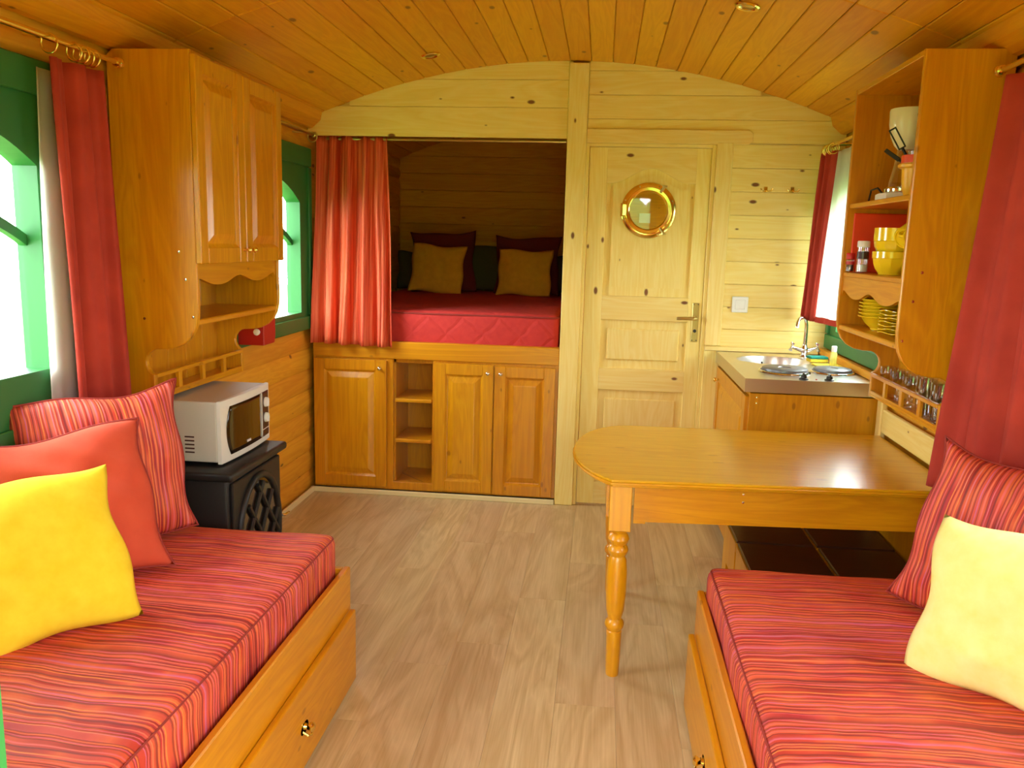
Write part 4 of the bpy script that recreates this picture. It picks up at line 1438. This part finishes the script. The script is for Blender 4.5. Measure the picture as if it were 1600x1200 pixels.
# middle shelf: shakers, mugs, red tray
ZS = 1.3705
tag(MB().box(1.005, 1.22, 3.521, 3.531, ZS, ZS + .225, .003).obj('red_tray', 'tray_red'), 'orange red tray standing against the far side of the middle shelf', 'tray')
tag(MB().box(1.213, 1.221, 2.92, 3.520, ZS, ZS + .20, .002).obj('red_board', 'tray_red'), 'orange red board leaning at the back of the middle shelf', 'board')
s1 = thing('spice_jar', 'small spice jar with a red lid on the middle shelf', 'jar', (.990, 3.470, ZS))
MB().lathe([(0, .001), (.014, .001), (.0155, .004), (.0155, .046), (.012, .050), (.012, .054), (.010, .054), (.010, .05), (.0138, .045), (.0138, .005), (0, .004)], 20).obj('glass', 'tumbler_glass', s1, 40)
MB().lathe([(0, .005), (.0135, .005), (.0135, .028), (0, .028)], 16).obj('spice', 'dark_panel', s1)
MB().lathe([(.0155, .030), (.0158, .030), (.0158, .042), (.0155, .042)], 16).obj('paper_band', 'red_paint', s1)
MB().lathe([(.0155, .050), (.016, .052), (.016, .070), (.014, .073), (0, .073)], 20).obj('lid', 'red_cap', s1, 40)
s2_ = thing('salt_shaker', 'tall clear salt shaker with a white cap on the middle shelf', 'shaker', (1.018, 3.415, ZS))
MB().lathe([(0, .001), (.019, .001), (.021, .004), (.0205, .096), (.0190, .096), (.0192, .005), (0, .004)], 22).obj('glass', 'tumbler_glass', s2_, 40)
MB().lathe([(0, .005), (.0188, .005), (.0188, .030), (0, .032)], 18).obj('salt', 'white_plastic', s2_)
MB().lathe([(.0212, .052), (.0215, .052), (.0213, .080), (.0210, .080)], 22).obj('paper_label', 'dark_panel', s2_)
MB().lathe([(.0205, .095), (.0225, .096), (.0225, .116), (.020, .119), (0, .119)], 22).obj('cap', 'white_plastic', s2_, 40)
# faceted breakfast bowls, stacked rim up, and mugs
def faceted():
    t2 = bmesh.new()
    n = 40
    prof = [(0, .004), (.027, .004), (.028, 0), (.033, 0), (.034, .005), (.044, .018), (.050, .034), (.0525, .050), (.054, .052), (.0545, .072), (.0515, .072), (.050, .050), (.046, .034), (.036, .014), (0, .008)]
    rings = []
    for (r, z) in prof:
        if r == 0:
            rings.append([t2.verts.new((0, 0, z))])
            continue
        rr = []
        for k in range(n):
            a_ = 2 * PI * k / n
            f_ = 1.0
            if .005 < z < .051:
                q_ = (a_ % (2 * PI / 10)) - PI / 10
                f_ = math.cos(PI / 10) / math.cos(q_) * 1.015
            rr.append(t2.verts.new((r * f_ * math.cos(a_), r * f_ * math.sin(a_), z)))
        rings.append(rr)
    for A, B in zip(rings, rings[1:]):
        for k in range(n):
            k2 = (k + 1) % n
            if len(A) == 1:
                t2.faces.new((A[0], B[k], B[k2]))
            elif len(B) == 1:
                t2.faces.new((A[k], A[k2], B[0]))
            else:
                t2.faces.new((A[k], A[k2], B[k2], B[k]))
    bmesh.ops.recalc_face_normals(t2, faces=t2.faces)
    return t2


fb = MB()._merge(faceted()).mesh('faceted_bowl', 'yellow_ceramic', 25)
for k, lab in enumerate(('lower yellow faceted bowl of the stack on the middle shelf', 'middle yellow faceted bowl of the stack on the middle shelf', 'upper yellow faceted bowl of the stack on the middle shelf')):
    place(link('faceted_bowl', fb), (1.060, 3.225, ZS + .0005 + [0, .060, .082][k]), .2 * k, lab, 'bowl', 'stack of yellow faceted bowls')
place(link('faceted_bowl', fb), (1.125, 3.345, ZS + .0005), .2, 'yellow faceted bowl standing behind the salt shaker', 'bowl')
place(link('faceted_bowl', fb), (1.130, 3.105, ZS + .0005), .5, 'yellow faceted bowl standing right of the bowl stack', 'bowl')
mug_prof = [(0, .003), (.030, .003), (.032, 0), (.036, 0), (.039, .006), (.041, .080), (.0385, .080), (.036, .008), (0, .007)]
for k, (loc, tl, rz_, lab) in enumerate((((1.060, 3.12, ZS + .125), 1.15, 2.25, 'yellow mug tipped on its side on the bowls, left of two'), ((1.060, 3.03, ZS + .125), 1.15, 2.35, 'yellow mug tipped on its side on the bowls, right of two'))):
    mg = thing('mug', lab, 'mug', loc, (0, 0, 0), 'yellow mugs on the middle shelf')
    mg.matrix_world = Matrix.Translation(loc) @ Matrix.Rotation(rz_, 4, 'Z') @ Matrix.Rotation(tl, 4, 'X')
    MB().lathe(mug_prof, 30).obj('cup', 'yellow_ceramic', mg, 40)
    MB().tube([(.038, 0, .066), (.058, 0, .064), (.066, 0, .044), (.058, 0, .024), (.036, 0, .016)], .0055, 10).obj('handle', 'yellow_ceramic', mg, 60)
place(link('faceted_bowl', fb), (1.110, 2.985, ZS + .0005), .1, 'yellow faceted bowl nearest the front side panel', 'bowl')

# top shelf: coffee maker, orange beaker with utensils
ZS = 1.6305
cm = thing('coffee_maker', 'white coffee maker with a rounded top on the highest shelf', 'coffee maker', (1.090, 3.235, ZS))
MB().prism([(-.085, -.06), (-.095, .0), (-.085, .06), (.05, .07), (.07, .05), (.07, -.05), (.05, -.07)], 0, .022, 'xy', .004).obj('base', 'white_plastic', cm, 40)
MB().lathe([(0, .022), (.052, .022), (.054, .028), (.054, .038), (.048, .044), (0, .044)], 32, Matrix.Translation((-.02, 0, 0))).obj('hot_plate', 'chrome', cm, 40)
MB().lathe([(0, .045), (.046, .045), (.046, .060), (.034, .120), (.028, .168), (.025, .168), (.030, .118), (.042, .058), (0, .048)], 30, Matrix.Translation((-.015, 0, 0))).obj('flask', 'tumbler_glass', cm, 40)
MB().lathe([(0, .170), (.030, .170), (.044, .185), (.058, .215), (.066, .255), (.068, .300), (.066, .306), (0, .308)], 36, Matrix.Translation((-.010, 0, 0))).obj('filter_housing', 'porcelain', cm, 40)
MB().box(.030, .066, -.045, .045, .022, .24, .008, 2).obj('column', 'white_plastic', cm)
MB().tube([(-.062, .03, .015), (-.075, .07, .045), (-.082, .12, .040), (-.080, .145, .004)], .0035, 8).obj('power_cord', 'black_plastic', cm, 40)
bk = thing('utensil_beaker', 'yellow orange plastic beaker with a red rim on the highest shelf', 'beaker', (1.070, 3.09, ZS))
MB().lathe([(0, .002), (.026, .002), (.030, 0), (.036, .010), (.044, .040), (.047, .085), (.050, .118), (.046, .118), (.043, .085), (.040, .042), (.030, .014), (0, .010)], 32).obj('beaker_body', 'orange_plastic', bk, 40)
MB().lathe([(.050, .094), (.060, .098), (.061, .106), (.056, .110), (.050, .108)], 32).obj('collar', 'orange_plastic', bk, 40)
MB().lathe([(.0505, .112), (.052, .112), (.052, .136), (.047, .138), (.046, .116)], 32).obj('rim', 'red_orange_plastic', bk, 40)


def utensil(name, lab, base, tip, mat, w=.020, slot=True, head=.075):
    b_, t2 = Vector(base), Vector(tip)
    o = thing(name, lab, 'utensil', base, group='kitchen utensils in the beaker')
    d = (t2 - b_)
    Lr = d.length
    q_ = d.to_track_quat('Z', 'X').to_matrix().to_4x4()
    o.matrix_world = Matrix.Translation(b_) @ q_
    MB().tube([(0, 0, 0), (0, 0, Lr - head)], .0045, 8).obj('shaft', mat, o, 40)
    if slot:
        m_ = MB()
        for s3 in (-1, 1):
            m_.box(s3 * w / 2 - .0025, s3 * w / 2 + .0025, -.003, .003, Lr - head, Lr, .001)
        m_.box(-w / 2, w / 2, -.003, .003, Lr - .005, Lr, .001)
        m_.box(-w / 2, w / 2, -.003, .003, Lr - head, Lr - head + .005, .001)
        m_.obj('slotted_handle', mat, o)
    else:
        MB().box(-w / 2, w / 2, -.003, .003, Lr - head, Lr, .002).obj('blade', mat, o)


bc = Vector((1.070, 3.09, ZS + .02))
utensil('spatula', 'black utensil with a slotted handle leaning left out of the beaker', bc + Vector((.010, -.01, .03)), bc + Vector((-.085, .025, .205)), 'black_plastic')
utensil('spatula', 'black utensil with a slotted handle standing upright in the beaker', bc + Vector((.015, .0, .03)), bc + Vector((-.010, -.010, .250)), 'black_plastic')
utensil('spatula', 'short black utensil lying low over the beaker rim', bc + Vector((.018, .0, .05)), bc + Vector((-.090, .060, .140)), 'black_plastic', .014, False, .06)
utensil('spatula', 'yellow bladed utensil standing in the beaker', bc + Vector((.015, -.012, .03)), bc + Vector((-.012, -.020, .225)), 'yellow_ceramic', .026, False, .11)

# set the shelf contents back in the unit
for o in list(bpy.data.objects):
    if o not in before_shelf and o.parent is None:
        o.location.x -= .050
        o.location.y -= .125

# glasses in the rack
ZG = .8935
wine = MB().lathe([(0, .0), (.024, .001), (.024, .003), (.006, .007), (.0045, .014), (.0045, .050), (.010, .056), (.024, .070), (.028, .090), (.027, .115), (.0255, .115), (.0262, .090), (.022, .072), (.008, .060), (0, .058)], 28).mesh('wine_glass', 'tumbler_glass', 50)
tall = MB().lathe([(0, .0), (.023, .0), (.024, .003), (.028, .130), (.0262, .130), (.0222, .008), (0, .007)], 28).mesh('tumbler', 'tumbler_glass', 50)
gy = [3.370, 3.302, 3.234, 3.166, 3.098, 3.030, 2.962, 2.898, 2.834, 2.774]
wo = ['first', 'second', 'third', 'fourth', 'fifth']
for k, y in enumerate(gy):
    if k < 5:
        place(link('wine_glass', wine), (1.128 + .014 * (k % 2), y, ZG), 0, 'small stemmed glass in the wall rack, %s from the sink end' % wo[k], 'glass', 'stemmed glasses in the rack')
    else:
        place(link('tumbler', tall), (1.128 + .014 * (k % 2), y, ZG), 0, 'tall clear tumbler in the wall rack, %s after the stemmed glasses' % wo[k - 5], 'glass', 'tumblers in the rack')

# ---------------------------------------------------------------- brass ceiling spots
for (sx, sy_, lab) in ((-.862, 4.10, 'small brass ceiling spot near the partition on the left'), (.475, 3.25, 'brass ceiling spot above the table on the right')):
    zz = zc(sx)
    an = math.atan(-2 * .152 * (sx - XC))
    sp0 = thing('ceiling_spot', lab, 'ceiling light', (sx, sy_, zz - .001), (0, -an, 0), 'brass ceiling spots')
    MB().lathe([(.030, 0), (.046, -.001), (.047, -.005), (.042, -.009), (.034, -.008), (.030, -.004)], 30).obj('trim_ring', 'brass', sp0, 40)
    MB().lathe([(.031, -.004), (.026, -.001), (.018, -.006), (0, -.007)], 24).obj('lamp_lens', 'old_brass', sp0, 40)
